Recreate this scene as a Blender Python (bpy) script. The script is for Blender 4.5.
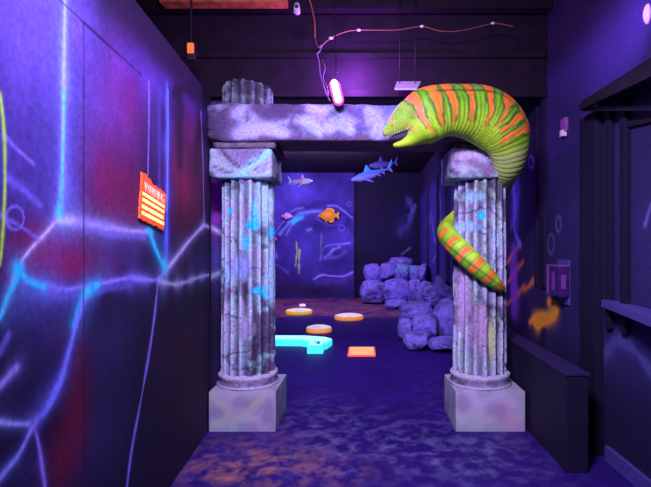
import bpy, bmesh, math, random
import numpy as np
from mathutils import Vector, Matrix
from mathutils import noise as mn

random.seed(7)
C = bpy.context.scene.collection
PI = math.pi
for o in list(bpy.data.objects):
    bpy.data.objects.remove(o)

# ------------------------------------------------------------------ camera
F = 470.0            # focal length in pixels of the 651 px wide frame
CX, CY = 364.0, 250.0
EYE = 1.5
cam_d = bpy.data.cameras.new('camera')
cam = bpy.data.objects.new('camera', cam_d)
C.objects.link(cam)
cam_d.sensor_fit = 'HORIZONTAL'
cam_d.sensor_width = 36.0
cam_d.lens = 36.0 * F / 651.0
cam_d.shift_x = -(CX - 325.5) / 651.0
cam_d.shift_y = (CY - 243.5) / 651.0
cam_d.clip_start = 0.05
cam.location = (0, 0, EYE)
cam.rotation_euler = (PI / 2, 0, 0)
bpy.context.scene.camera = cam

# ------------------------------------------------------------------ world, exposure
w = bpy.data.worlds.new('world')
bpy.context.scene.world = w
w.use_nodes = True
w.node_tree.nodes['Background'].inputs[0].default_value = (0.25, 0.12, 1.0, 1)
w.node_tree.nodes['Background'].inputs[1].default_value = 0.02
vs = bpy.context.scene.view_settings
vs.view_transform = 'Standard'
vs.look = 'None'
vs.gamma = 1.0
vs.use_curve_mapping = False
vs.exposure = 0.0


# ------------------------------------------------------------------ lights
def area(name, loc, target, size, power, col, size_y=None, spread=None):
    d = bpy.data.lights.new(name, 'AREA')
    d.energy = power
    d.color = col
    d.size = size
    if size_y:
        d.shape = 'RECTANGLE'
        d.size_y = size_y
    if spread:
        d.spread = math.radians(spread)
    o = bpy.data.objects.new(name, d)
    C.objects.link(o)
    o.location = loc
    o.rotation_euler = (Vector(target) - Vector(loc)).to_track_quat('-Z', 'Y').to_euler()
    return o


def spot(name, loc, target, power, col, angle, blend=0.6, size=0.05):
    d = bpy.data.lights.new(name, 'SPOT')
    d.energy = power
    d.color = col
    d.spot_size = math.radians(angle)
    d.spot_blend = blend
    d.shadow_soft_size = size
    o = bpy.data.objects.new(name, d)
    C.objects.link(o)
    o.location = loc
    o.rotation_euler = (Vector(target) - Vector(loc)).to_track_quat('-Z', 'Y').to_euler()
    return o


UV = (0.68, 0.54, 1.0)
VIO = (0.50, 0.32, 1.0)
# black-light tubes on the ceiling above the visitor, ahead of the portal and in the room behind
area('blacklight_front', (-0.25, 1.0, 3.2), (0.15, 3.9, 1.1), 0.7, 108, UV, 0.3, 120)
area('blacklight_left_wall', (0.2, 0.5, 2.9), (-1.15, 1.7, 2.1), 0.6, 20, (.66, .36, 1.0), 0.3, 130)
area('blacklight_room', (-1.2, 10.8, 3.75), (-1.0, 14.4, 1.4), 2.2, 250, (.58, .38, 1.0), 0.6)
area('blacklight_room_near', (-0.7, 5.6, 3.3), (-0.5, 9.6, 1.2), 1.2, 125, (.56, .40, 1.0), 0.4)
spot('right_wall_spot', (0.9, 2.5, 3.0), (1.75, 3.2, 3.0), 150, (0.42, 0.18, 1.0), 46, 1.0)


# ------------------------------------------------------------------ numpy value noise
def _hash(ix, iy, iz):
    n = (ix * 374761393 + iy * 668265263 + iz * 2147483647 + 1013904223) & 0xFFFFFFFF
    n = ((n ^ (n >> 13)) * 1274126177) & 0xFFFFFFFF
    n = (n ^ (n >> 16)) & 0xFFFFFFFF
    return n.astype(np.float64) / 4294967295.0


def vnoise(x, y, z=0.0):
    x = np.asarray(x, float); y = np.asarray(y, float)
    z = np.broadcast_to(np.asarray(z, float), x.shape)
    ix = np.floor(x).astype(np.int64); iy = np.floor(y).astype(np.int64); iz = np.floor(z).astype(np.int64)
    fx, fy, fz = x - ix, y - iy, z - iz
    fx = fx * fx * (3 - 2 * fx); fy = fy * fy * (3 - 2 * fy); fz = fz * fz * (3 - 2 * fz)
    r = 0
    for a in (0, 1):
        for b in (0, 1):
            for c in (0, 1):
                wgt = (fx if a else 1 - fx) * (fy if b else 1 - fy) * (fz if c else 1 - fz)
                r = r + wgt * _hash(ix + a, iy + b, iz + c)
    return r


def fbm(x, y, z=0.0, octv=4):
    s, a, t = 0, 0.5, 0
    k = 1.0
    for i in range(octv):
        s = s + a * vnoise(np.asarray(x) * k + 17.3 * i, np.asarray(y) * k + 5.1 * i, np.asarray(z) * k + 9.7 * i)
        t += a
        a *= 0.5
        k *= 2.03
    return s / t


def lin(c):
    c = np.asarray(c, float) / 255.0
    return np.where(c <= 0.04045, c / 12.92, ((c + 0.055) / 1.055) ** 2.4)


# ------------------------------------------------------------------ materials
def mat(name, col=(0.5, 0.5, 0.5), rough=0.7, attr=False, nscale=0, namt=0.0, bump=0.0, bscale=30,
        metal=0.0, emit=None, estr=0.0, spec=0.3):
    m = bpy.data.materials.new(name)
    m.use_nodes = True
    nt = m.node_tree
    b = nt.nodes['Principled BSDF']
    b.inputs['Roughness'].default_value = rough
    b.inputs['Metallic'].default_value = metal
    b.inputs['Specular IOR Level'].default_value = spec
    if attr:
        a = nt.nodes.new('ShaderNodeAttribute')
        a.attribute_name = 'paint'
        src = a.outputs['Color']
    else:
        r = nt.nodes.new('ShaderNodeRGB')
        r.outputs[0].default_value = (*col, 1)
        src = r.outputs[0]
    tc = nt.nodes.new('ShaderNodeTexCoord')
    if namt > 0:
        n = nt.nodes.new('ShaderNodeTexNoise')
        n.inputs['Scale'].default_value = nscale
        n.inputs['Detail'].default_value = 6
        nt.links.new(tc.outputs['Object'], n.inputs['Vector'])
        mr = nt.nodes.new('ShaderNodeMapRange')
        mr.inputs['From Min'].default_value = 0.3
        mr.inputs['From Max'].default_value = 0.7
        mr.inputs['To Min'].default_value = 1 - namt
        mr.inputs['To Max'].default_value = 1 + namt
        nt.links.new(n.outputs['Fac'], mr.inputs['Value'])
        mx = nt.nodes.new('ShaderNodeVectorMath')
        mx.operation = 'SCALE'
        nt.links.new(src, mx.inputs[0])
        nt.links.new(mr.outputs[0], mx.inputs['Scale'])
        src = mx.outputs[0]
    nt.links.new(src, b.inputs['Base Color'])
    if bump > 0:
        n2 = nt.nodes.new('ShaderNodeTexNoise')
        n2.inputs['Scale'].default_value = bscale
        n2.inputs['Detail'].default_value = 5
        nt.links.new(tc.outputs['Object'], n2.inputs['Vector'])
        bp = nt.nodes.new('ShaderNodeBump')
        bp.inputs['Strength'].default_value = bump
        bp.inputs['Distance'].default_value = 0.02
        nt.links.new(n2.outputs['Fac'], bp.inputs['Height'])
        nt.links.new(bp.outputs[0], b.inputs['Normal'])
    if emit:
        b.inputs['Emission Color'].default_value = (*emit, 1)
        b.inputs['Emission Strength'].default_value = estr
    return m


M = {
    'mural': mat('mural_paint', attr=True, rough=0.75, nscale=40, namt=0.22, bump=0.08, bscale=60),
    'far_mural': mat('far_mural_paint', attr=True, rough=0.75, nscale=6, namt=0.15),
    'stone': mat('painted_stone', attr=True, rough=0.8, nscale=45, namt=0.25, bump=0.5, bscale=50),
    'smooth_stone': mat('painted_plinth', attr=True, rough=0.75, nscale=120, namt=0.10, bump=0.15, bscale=120),
    'rock': mat('painted_rock', attr=True, rough=0.85, nscale=9, namt=0.25, bump=0.6, bscale=14),
    'eel': mat('eel_paint', attr=True, rough=0.6, nscale=60, namt=0.08, bump=0.1, bscale=60, spec=0.4),
    'fish': mat('fish_paint', attr=True, rough=0.5),
    'black': mat('black_paint', (0.006, 0.004, 0.012), 0.8, nscale=8, namt=0.4),
    'ceiling': mat('ceiling_paint', (0.014, 0.007, 0.020), 0.85, nscale=3, namt=0.5),
    'joist': mat('joist_paint', (0.010, 0.004, 0.011), 0.8, nscale=5, namt=0.4),
    'navy': mat('navy_paint', (0.022, 0.014, 0.075), 0.7, nscale=30, namt=0.3, bump=0.1),
    'navy2': mat('dark_navy_paint', (0.009, 0.005, 0.026), 0.7, nscale=30, namt=0.3, bump=0.1),
    'sill': mat('sill_paint', (0.08, 0.06, 0.28), 0.6, nscale=30, namt=0.2),
    'white': mat('white_plastic', (0.75, 0.72, 0.75), 0.4),
    'housing': mat('lamp_housing', (0.02, 0.015, 0.03), 0.4),
    'wood': mat('raw_wood', (0.60, 0.20, 0.05), 0.6, nscale=14, namt=0.4),
    'copper': mat('orange_wire', (0.30, 0.10, 0.05), 0.5),
    'wire': mat('lilac_wire', (0.14, 0.10, 0.20), 0.5),
    'thread': mat('dark_thread', (0.03, 0.02, 0.05), 0.6),
    'orange': mat('fluorescent_orange', (1.0, 0.13, 0.02), 0.5, nscale=50, namt=0.06, emit=(1.0, 0.10, 0.01), estr=0.30),
    'letter': mat('pale_orange_letter', (1.0, 0.55, 0.35), 0.5, emit=(1.0, 0.45, 0.25), estr=0.3),
    'cream': mat('cream_letter', (1.0, 0.9, 0.30), 0.5, emit=(1.0, 0.72, 0.12), estr=0.5),
    'redglow': mat('glowing_red', (1.0, 0.15, 0.06), 0.5, emit=(1.0, 0.06, 0.03), estr=1.4),
    'tee': mat('glowing_coral', (1.0, 0.3, 0.1), 0.5, emit=(1.0, 0.26, 0.10), estr=1.5),
    'cyan': mat('glowing_cyan', (0.1, 0.9, 0.8), 0.5, emit=(0.03, 0.80, 0.75), estr=0.95),
    'cyantop': mat('glowing_pale_cyan', (0.4, 1.0, 0.9), 0.5, emit=(0.30, 0.95, 0.95), estr=1.1),
    'tube': mat('lamp_tube', (1, 0.8, 1), 0.5, emit=(1.0, 0.75, 1.0), estr=9.0),
    'tuberim': mat('lamp_rim', (1, 0.1, 0.4), 0.5, emit=(1.0, 0.04, 0.35), estr=1.6),
    'exit': mat('orange_lens', (1, 0.25, 0.05), 0.5, emit=(1.0, 0.16, 0.02), estr=0.55),
    'pink': mat('pink_plastic', (0.30, 0.08, 0.32), 0.35, nscale=20, namt=0.2),
    'violetplastic': mat('violet_plastic', (0.045, 0.015, 0.12), 0.3, nscale=20, namt=0.4),
    'discrim_y': mat('disc_rim_yellow', (1.0, 0.75, 0.05), 0.5, emit=(0.8, 0.55, 0.02), estr=0.35),
    'discrim_o': mat('disc_rim_orange', (1.0, 0.42, 0.08), 0.5, emit=(1.0, 0.35, 0.05), estr=0.4),
    'disctop': mat('disc_top', attr=True, rough=0.5, emit=(.8, .66, .6), estr=.6),
    'glyph': mat('indigo_print', (0.04, 0.03, 0.35), 0.6),
}


# ------------------------------------------------------------------ mesh helpers
def link(name, me, material, parent=None, smooth=True):
    me.materials.clear()
    me.materials.append(material)
    if smooth:
        me.polygons.foreach_set('use_smooth', np.ones(len(me.polygons), dtype=bool))
    o = bpy.data.objects.new(name, me)
    C.objects.link(o)
    if parent:
        o.parent = parent
    return o


def set_paint(me, cols):
    """cols: (nverts, 3) linear"""
    cols = np.clip(np.asarray(cols, float), 0, 1)
    a = me.color_attributes.new(name='paint', type='FLOAT_COLOR', domain='POINT')
    buf = np.ones((len(me.vertices), 4), dtype=np.float32)
    buf[:, :3] = cols
    a.data.foreach_set('color', buf.ravel())


def verts_of(me):
    v = np.empty(len(me.vertices) * 3)
    me.vertices.foreach_get('co', v)
    return v.reshape(-1, 3)


def set_verts(me, v):
    me.vertices.foreach_set('co', np.asarray(v, dtype=np.float32).ravel())
    me.update()


def grid_mesh(P, wrap_u=False, name='grid'):
    """P: (nu, nv, 3) array of points"""
    nu, nv, _ = P.shape
    me = bpy.data.meshes.new(name)
    iu = np.arange(nu if wrap_u else nu - 1)
    iv = np.arange(nv - 1)
    A, B = np.meshgrid(iu, iv, indexing='ij')
    A2 = (A + 1) % nu
    q = np.stack([A * nv + B, A2 * nv + B, A2 * nv + B + 1, A * nv + B + 1], -1).reshape(-1, 4)
    me.vertices.add(nu * nv)
    me.vertices.foreach_set('co', P.reshape(-1).astype(np.float32))
    me.loops.add(q.size)
    me.loops.foreach_set('vertex_index', q.ravel().astype(np.int32))
    me.polygons.add(len(q))
    me.polygons.foreach_set('loop_start', np.arange(0, q.size, 4, dtype=np.int32))
    me.polygons.foreach_set('loop_total', np.full(len(q), 4, dtype=np.int32))
    me.update(calc_edges=True)
    me.validate()
    return me


def pol(o, name):
    return o


def tag(o, label=None, cat=None, group=None, kind=None):
    if label: o['label'] = label
    if cat: o['category'] = cat
    if group: o['group'] = group
    if kind: o['kind'] = kind
    return o


def empty(name, loc, label, cat, group=None):
    o = bpy.data.objects.new(name, None)
    o.empty_display_size = 0.05
    C.objects.link(o)
    o.location = loc
    return tag(o, label, cat, group)


def bm_box(bm, lo, hi, rot=None, piv=None):
    x0, y0, z0 = lo
    x1, y1, z1 = hi
    vs_ = [bm.verts.new(p) for p in ((x0, y0, z0), (x1, y0, z0), (x1, y1, z0), (x0, y1, z0),
                                     (x0, y0, z1), (x1, y0, z1), (x1, y1, z1), (x0, y1, z1))]
    for f in ((0, 3, 2, 1), (4, 5, 6, 7), (0, 1, 5, 4), (1, 2, 6, 5), (2, 3, 7, 6), (3, 0, 4, 7)):
        bm.faces.new([vs_[i] for i in f])
    if rot is not None:
        bmesh.ops.rotate(bm, verts=vs_, cent=piv or ((x0 + x1) / 2, (y0 + y1) / 2, (z0 + z1) / 2), matrix=rot)
    return vs_


def box(name, lo, hi, m, parent=None, bevel=0.0, kind=None, rot=None, off=(0, 0, 0)):
    bm = bmesh.new()
    bm_box(bm, lo, hi, rot)
    if bevel:
        bmesh.ops.bevel(bm, geom=bm.edges[:], offset=bevel, segments=2, profile=0.6, affect='EDGES')
    me = bpy.data.meshes.new(name)
    bm.to_mesh(me)
    bm.free()
    v = verts_of(me)
    set_verts(me, v - np.array(off))
    o = link(name, me, m, parent, smooth=False)
    if kind:
        o['kind'] = kind
    return o


def dense_box(lo, hi, step, bevel=0.03):
    """closed box mesh with dense faces and rounded edges"""
    bm = bmesh.new()
    bm_box(bm, (-1, -1, -1), (1, 1, 1))
    lo = np.array(lo, float); hi = np.array(hi, float)
    size = hi - lo
    for ax in range(3):
        n = int(size[ax] / step)
        for k in range(1, n):
            t = -1 + 2 * k / n
            no = [0, 0, 0]; no[ax] = 1
            co = [0, 0, 0]; co[ax] = t
            bmesh.ops.bisect_plane(bm, geom=bm.verts[:] + bm.edges[:] + bm.faces[:], plane_co=co, plane_no=no)
    me = bpy.data.meshes.new('dense_box')
    bm.to_mesh(me)
    bm.free()
    v = verts_of(me)
    half = size / 2
    q = v * half
    inner = np.clip(q, -(half - bevel), half - bevel)
    d = q - inner
    L = np.linalg.norm(d, axis=1, keepdims=True)
    Lmax = np.max(np.abs(d), axis=1, keepdims=True)
    q = np.where(L > 1e-9, inner + d / np.maximum(L, 1e-9) * Lmax, q)
    set_verts(me, q + (lo + hi) / 2)
    return me


def tube_mesh(pts, rad, n=8, name='tube', closed_ends=True):
    pts = [Vector(p) for p in pts]
    if not hasattr(rad, '__len__'):
        rad = [rad] * len(pts)
    bm = bmesh.new()
    rings = []
    up = None
    for i, p in enumerate(pts):
        t = (pts[min(i + 1, len(pts) - 1)] - pts[max(i - 1, 0)]).normalized()
        if up is None:
            up = Vector((0, 0, 1)) if abs(t.z) < 0.9 else Vector((1, 0, 0))
        up = (up - t * up.dot(t)).normalized()
        s = t.cross(up)
        rings.append([bm.verts.new(p + (up * math.cos(2 * PI * k / n) + s * math.sin(2 * PI * k / n)) * rad[i]) for k in range(n)])
    for a, b in zip(rings, rings[1:]):
        for k in range(n):
            bm.faces.new((a[k], a[(k + 1) % n], b[(k + 1) % n], b[k]))
    if closed_ends:
        bm.faces.new(rings[0][::-1])
        bm.faces.new(rings[-1])
    bmesh.ops.recalc_face_normals(bm, faces=bm.faces[:])
    me = bpy.data.meshes.new(name)
    bm.to_mesh(me)
    bm.free()
    return me


def catmull(P, n):
    """P: (k, d) control rows -> (n, d) smooth samples"""
    P = np.array(P, float)
    Q = np.vstack([2 * P[0] - P[1], P, 2 * P[-1] - P[-2]])
    k = len(P) - 1
    out = []
    for u in np.linspace(0, k - 1e-9, n):
        i = int(u)
        t = u - i
        p0, p1, p2, p3 = Q[i], Q[i + 1], Q[i + 2], Q[i + 3]
        out.append(0.5 * ((2 * p1) + (-p0 + p2) * t + (2 * p0 - 5 * p1 + 4 * p2 - p3) * t * t + (-p0 + 3 * p1 - 3 * p2 + p3) * t ** 3))
    return np.array(out)


def at(px, py, Y):
    return Vector(((px - CX) / F * Y, Y, EYE + (CY - py) / F * Y))


# stroke painting on a 2-D chart (metres) -----------------------------------
def seg_dist(U, V, pts):
    best = np.full(U.shape, 1e9)
    for (a, b), (c, d) in zip(pts, pts[1:]):
        dx, dy = c - a, d - b
        L = dx * dx + dy * dy + 1e-12
        t = np.clip(((U - a) * dx + (V - b) * dy) / L, 0, 1)
        best = np.minimum(best, np.hypot(U - a - t * dx, V - b - t * dy))
    return best


def stroke(col, U, V, pts, colr, width, soft=None, amt=1.0, smooth=True):
    """lay a stroke of colour over the paint; width and soft in metres"""
    if smooth and len(pts) > 2:
        pts = [tuple(p) for p in catmull(pts, 6 * len(pts))]
    pu = [p[0] for p in pts]; pv = [p[1] for p in pts]
    s = soft if soft else width * 1.2
    R = width + 3 * s
    m = (U > min(pu) - R) & (U < max(pu) + R) & (V > min(pv) - R) & (V < max(pv) + R)
    if not m.any():
        return
    d = seg_dist(U[m], V[m], pts)
    wv = .45 + 1.1 * vnoise(U[m] * 7, V[m] * 7, 2.0)
    q_ = np.maximum(d - width * 0.5 * wv, 0) / (s * wv)
    k = amt * (.62 * np.exp(-(q_ / .42) ** 2) + .38 * np.exp(-q_ ** 2))
    k = k[:, None]
    col[m] = col[m] * (1 - k) + np.array(colr) * k


def blob(col, U, V, c, sig, colr, amt=1.0):
    k = amt * np.exp(-((U - c[0]) / sig[0]) ** 2 - ((V - c[1]) / sig[1]) ** 2)
    k = k[..., None]
    col[:] = col * (1 - k) + np.array(colr) * k


def text_mesh(s, size, depth=0.004):
    cu = bpy.data.curves.new('text', 'FONT')
    cu.body = s
    cu.size = size
    cu.extrude = depth
    cu.align_x = 'CENTER'
    cu.align_y = 'CENTER'
    o = bpy.data.objects.new('text', cu)
    C.objects.link(o)
    bpy.context.view_layer.update()
    dg = bpy.context.evaluated_depsgraph_get()
    me = bpy.data.meshes.new_from_object(o.evaluated_get(dg))
    bpy.data.objects.remove(o)
    return me


# ================================================================== THE SETTING
# ---- left wall (mural), slightly splayed against the corridor
def lw_x(Y):
    return -(1.023 + 0.069 * Y)


def lw(px, py):
    """chart point (Y, Z) of the left wall seen at a photo pixel"""
    Y = 1.023 / ((CX - px) / F - 0.069)
    return (Y, EYE + (CY - py) * Y / F)


WALL_TOP = 2.80
Ys = np.concatenate([np.linspace(-0.6, 1.2, 40, endpoint=False), np.linspace(1.2, 3.93, 480)])
Zs = np.linspace(0, WALL_TOP, 430)
GY, GZ = np.meshgrid(Ys, Zs, indexing='ij')
U, V = GY, GZ
col = np.zeros(U.shape + (3,))
col[:] = (0.014, 0.006, 0.055)


def B(px, py, rx, ry, c, amt=1.0):
    u0, v0 = lw(px, py)
    u1, _ = lw(px + rx, py)
    _, v1 = lw(px, py - ry)
    blob(col, U, V, (u0, v0), (abs(u1 - u0), abs(v1 - v0)), c, amt)


BLUE = (0.12, 0.09, 0.52)
B(10, 60, 75, 130, BLUE, 1.0)
B(70, 20, 60, 100, (0.12, 0.08, 0.48), 0.95)
B(20, 160, 50, 70, (0.09, 0.06, 0.42), 0.9)
B(70, 150, 18, 90, (0.10, 0.09, 0.50), 0.8)
B(110, 100, 26, 60, (0.10, 0.035, 0.26), 0.85)
B(105, 185, 22, 45, (0.22, 0.012, 0.10), 0.9)
B(130, 90, 16, 60, (0.26, 0.02, 0.24), 0.7)
B(128, 195, 14, 40, (0.20, 0.010, 0.08), 0.8)
B(50, 240, 35, 20, (0.20, 0.014, 0.10), 0.9)
B(70, 265, 45, 22, (0.32, 0.014, 0.11), 0.9)
B(120, 250, 25, 22, (0.06, 0.045, 0.24), 0.8)
B(155, 120, 8, 70, (0.05, 0.03, 0.20), 0.7)
B(45, 305, 35, 18, (0.08, 0.08, 0.42), 0.7)
B(15, 300, 25, 30, (0.07, 0.07, 0.36), 0.6)
B(50, 330, 20, 40, (0.055, 0.05, 0.26), 0.7)
B(110, 340, 30, 40, (0.035, 0.035, 0.16), 0.7)
B(110, 430, 25, 50, (0.03, 0.028, 0.12), 0.7)
B(75, 400, 13, 60, (0.24, 0.010, 0.06), 0.85)
B(60, 460, 14, 30, (0.20, 0.010, 0.05), 0.75)
B(20, 400, 25, 30, (0.045, 0.03, 0.17), 0.6)
B(185, 190, 14, 50, (0.30, 0.016, 0.07), 0.85)
B(190, 130, 10, 50, (0.17, 0.016, 0.09), 0.8)
B(185, 350, 22, 90, (0.045, 0.008, 0.025), 0.9)
B(160, 430, 25, 70, (0.014, 0.010, 0.040), 0.8)
B(200, 260, 12, 14, (0.05, 0.045, 0.25), 0.7)
B(185, 310, 22, 20, (0.008, 0.006, 0.03), 0.9)
B(140, 300, 20, 14, (0.02, 0.015, 0.08), 0.6)
# upper sweep of purple light, painted in, with the dark painted stone below it
stroke(col, U, V, [lw(130, 60), lw(165, 78), lw(195, 98), lw(212, 112)], (0.16, 0.06, 0.60), 0.05, 0.16, 0.9)
stroke(col, U, V, [lw(174, 92), lw(190, 88), lw(206, 96)], (0.006, 0.004, 0.02), 0.06, 0.05, 0.9)
stroke(col, U, V, [lw(180, 95), lw(180, 160)], (0.010, 0.006, 0.03), 0.10, 0.06, 0.75)
stroke(col, U, V, [lw(199, 95), lw(197, 170)], (0.03, 0.010, 0.03), 0.06, 0.05, 0.7)
# panel colour blended to near black along the top
kk = np.clip((V - 2.40) / 0.25, 0, 1)[..., None] * np.clip((U - 1.65) / 0.5, 0, 1)[..., None]
col[:] = col * (1 - 0.93 * kk) + np.array((0.012, 0.006, 0.03)) * 0.93 * kk
# cloudy airbrush variation
n = fbm(U * 2.3, V * 2.0, 0.3, 5)
n2 = fbm(U * 9 + 4, V * 3, 1.7, 4)
col *= np.clip(0.15 + 1.7 * n, .2, 2)[..., None]
col *= (0.78 + 0.44 * n2)[..., None]

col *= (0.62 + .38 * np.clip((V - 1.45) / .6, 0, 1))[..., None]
LB = (0.34, 0.50, 1.0)
LV = (0.66, 0.64, 1.0)
CY_ = (0.02, 0.75, 1.0)


def S(pts, c, wpx, softpx, amt=1.0, smooth=True):
    Yc = np.mean([lw(*p)[0] for p in pts])
    k = Yc / F
    if softpx >= 3 and amt > .65 and smooth:
        stroke(col, U, V, [lw(*p) for p in pts], (c[0] * .45, c[1] * .45, c[2] * .62), wpx * k, softpx * 3.2 * k, .45, smooth)
    stroke(col, U, V, [lw(*p) for p in pts], c, wpx * k * .8, softpx * k * .8, min(1, amt * 1.15), smooth)


S([(66, 0), (65, 60), (64, 120), (63, 180), (59, 218)], (0.17, 0.20, 0.85), 6, 12, 0.75)
S([(65, 0), (64, 60), (63, 120), (62, 180), (59, 218)], LB, 2, 5, 0.8)
S([(64, 92), (64, 130), (62, 180), (60, 214)], CY_, 1.6, 2.5, 0.95)
S([(60, 205), (59, 220), (72, 220)], CY_, 2, 3, 0.85)
S([(59, 218), (44, 235), (30, 250), (18, 268), (8, 295), (0, 318)], LV, 1.5, 3.5, 0.75)
S([(59, 220), (80, 222), (105, 227), (128, 231), (150, 232)], LV, 1.5, 4, 0.7)
S([(80, 222), (115, 232), (145, 236)], (0.16, 0.16, 0.70), 6, 7, 0.5)
S([(149, 82), (149, 120), (148, 175)], (0.35, 0.22, 0.8), 1, 2.0, 0.8)
S([(167, 84), (167, 150), (167, 210), (166, 265)], (0.12, 0.18, 0.95), 4, 5, 0.9)
S([(168, 90), (168, 150), (167, 210)], (0.28, 0.38, 1.0), 1.2, 2, 0.8)
S([(160, 90), (159, 150), (160, 215)], (0.08, 0.07, 0.40), 6, 6, 0.6)
S([(149, 228), (155, 247), (165, 270)], CY_, 2.5, 3.5, 0.95)
S([(164, 262), (166, 272)], (0.1, 0.85, 1.0), 3.5, 4, 0.9)
S([(166, 270), (176, 258), (190, 240), (204, 225)], LV, 1.6, 3, 0.8)
S([(204, 225), (203, 160), (201, 112)], (0.36, 0.30, 0.8), 1, 1.6, 0.85)
S([(204, 225), (212, 228), (224, 232)], LV, 1.4, 2.4, 0.7)
S([(17, 268), (30, 281), (60, 290), (90, 286), (130, 278), (156, 280), (166, 270)], (0.30, 0.30, 1.0), 2, 5, 0.75)
S([(22, 288), (50, 294), (85, 293), (130, 284)], (0.12, 0.12, 0.60), 7, 8, 0.5)
S([(18, 267), (16, 280), (6, 300), (0, 318)], CY_, 4, 6, 0.75)
S([(17, 268), (30, 282), (44, 287)], CY_, 2.5, 4, 0.75)
S([(158, 281), (178, 284), (200, 277), (222, 272)], (0.42, 0.50, 0.75), 1.6, 3.5, 0.8)
S([(98, 285), (88, 290), (80, 305), (74, 325)], CY_, 4.5, 5.5, 0.85)
S([(88, 290), (76, 325), (68, 355), (60, 382), (46, 410), (33, 424)], (0.2, 0.26, 1.0), 4, 6, 0.85)
S([(33, 424), (16, 424), (0, 422)], LB, 3, 4, 0.85)
S([(32, 425), (36, 422)], (0.35, 0.35, 1.0), 7, 6, 0.9)
S([(33, 424), (39, 446), (45, 487)], (0.32, 0.28, 0.95), 2, 3, 0.85)
S([(32, 428), (20, 452), (0, 478)], (0.28, 0.36, 1.0), 5, 6, 0.85)
S([(158, 281), (154, 320), (148, 360), (140, 405), (132, 448), (127, 487)], (0.26, 0.26, 0.95), 1.8, 2.6, 0.8)
S([(0, 386), (16, 368)], (0.32, 0.32, 0.85), 4, 5, 0.8)
S([(0, 352), (8, 335)], (0.2, 0.2, 0.8), 5, 7, 0.5)
S([(4, 135), (16, 148), (34, 164)], (0.25, 0.22, 0.9), 2, 3, 0.6)
S([(8, 178), (24, 190), (40, 205)], (0.20, 0.18, 0.85), 4, 7, 0.5)
S([(0, 215), (20, 226), (40, 240)], (0.22, 0.20, 0.85), 2, 4, 0.5)
for px, py, r1, r2 in ((60, 214, 3, 7), (18, 270, 5, 7), (88, 292, 5, 5), (165, 267, 3, 7), (150, 231, 3, 3)):
    B(px, py, r1, r2, (0.02, 0.85, 1.0), .9)
th = np.linspace(0, 2 * PI, 14)
S([(15 + 9 * math.cos(t), 218 + 12 * math.sin(t)) for t in th], (0.22, 0.22, 0.9), 1.5, 2, 0.6, False)
S([(0, 93), (4, 130), (5, 180), (3, 230), (0, 265)], (0.45, 0.95, 0.05), 1.5, 2.5, 0.9)
# plywood sheet joints
for pts, wd in (([(1.2, 2.44), (2.52, 2.44)], 0.006), ([(1.94, 0.0), (1.94, 2.44)], 0.004), ([(3.16, 0), (3.16, 2.4)], 0.002)):
    stroke(col, U, V, pts, (0.02, 0.004, 0.03), wd, 0.004, 0.9, False)
me = grid_mesh(np.stack([lw_x(GY), GY, GZ], -1), name='wall_left')
set_paint(me, col.reshape(-1, 3))
wl = link('wall_left', me, M['mural'])
tag(wl, kind='structure')

# black wall above the mural, and the wall core behind it
bm = bmesh.new()
for a, b, z0, z1 in ((-0.6, 3.93, WALL_TOP, 3.9),):
    vv = [bm.verts.new(p) for p in ((lw_x(a) - .06, a, 0), (lw_x(b) - .06, b, 0), (lw_x(b) - .06, b, z0), (lw_x(a) - .06, a, z0))]
    bm.faces.new(vv)
    vv = [bm.verts.new(p) for p in ((lw_x(a), a, z0), (lw_x(b), b, z0), (lw_x(b) - .06, b, z0), (lw_x(a) - .06, a, z0))]
    bm.faces.new(vv)
me = bpy.data.meshes.new('wall_left_core')
bm.to_mesh(me); bm.free()
tag(link('wall_left_core', me, M['black'], smooth=False), kind='structure')

# return wall behind the left column
Xs = np.linspace(-1.75, -1.04, 90)
Zs2 = np.linspace(0, 3.9, 300)
GX, GZ = np.meshgrid(Xs, Zs2, indexing='ij')
YR = 4.56
U, V = GX, GZ
col = np.zeros(U.shape + (3,))
col[:] = (0.03, 0.015, 0.10)


def rw_pt(px, py):
    p = at(px, py, YR)
    return (p.x, p.z)


blob(col, U, V, rw_pt(216, 195), (.09, .35), (0.45, 0.06, 0.7), .95)
blob(col, U, V, rw_pt(214, 110), (.15, .25), (0.3, 0.13, 0.9), .9)  # purple light on the upper return wall, put into the paint
blob(col, U, V, rw_pt(214, 262), (.15, .2), (0.07, 0.07, 0.36), .8)
blob(col, U, V, rw_pt(214, 330), (.2, .35), (0.012, 0.008, 0.03), .9)
k_ = np.clip((V - 2.85) / .1, 0, 1)[..., None]
col[:] = col * (1 - k_) + np.array((.01, .006, .02)) * k_
for pts, c in (([(200, 223), (212, 228), (226, 236)], LV), ([(198, 281), (212, 276), (228, 270)], (0.42, 0.5, 0.75))):
    stroke(col, U, V, [rw_pt(*p) for p in pts], c, .018, .03, .8)
me = grid_mesh(np.stack([GX, np.full(GX.shape, YR), GZ], -1), name='wall_return')
set_paint(me, col.reshape(-1, 3))
tag(link('wall_left_return', me, M['mural']), kind='structure')
box('wall_left_return_core', (-1.75, YR + .005, 0), (-1.04, YR + .10, 3.9), M['black'], kind='structure')
box('wall_left_corner', (-1.75, 3.94, 0), (-1.30, 3.99, 2.8), M['black'], kind='structure')

# ---- back wall: blue mural left, black mural right
YB = 14.6
GX, GZ = np.meshgrid(np.linspace(-4.2, 1.75, 560), np.linspace(0, 3.9, 370), indexing='ij')
U, V = GX, GZ
col = np.zeros(U.shape + (3,))
col[:] = (0.075, 0.048, 0.42)


def bw(px, py):
    p = at(px, py, YB)
    return (p.x, p.z)


def BB(px, py, rx, ry, c, amt=1.0):
    k = YB / F
    blob(col, U, V, bw(px, py), (rx * k, ry * k), c, amt)


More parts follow.
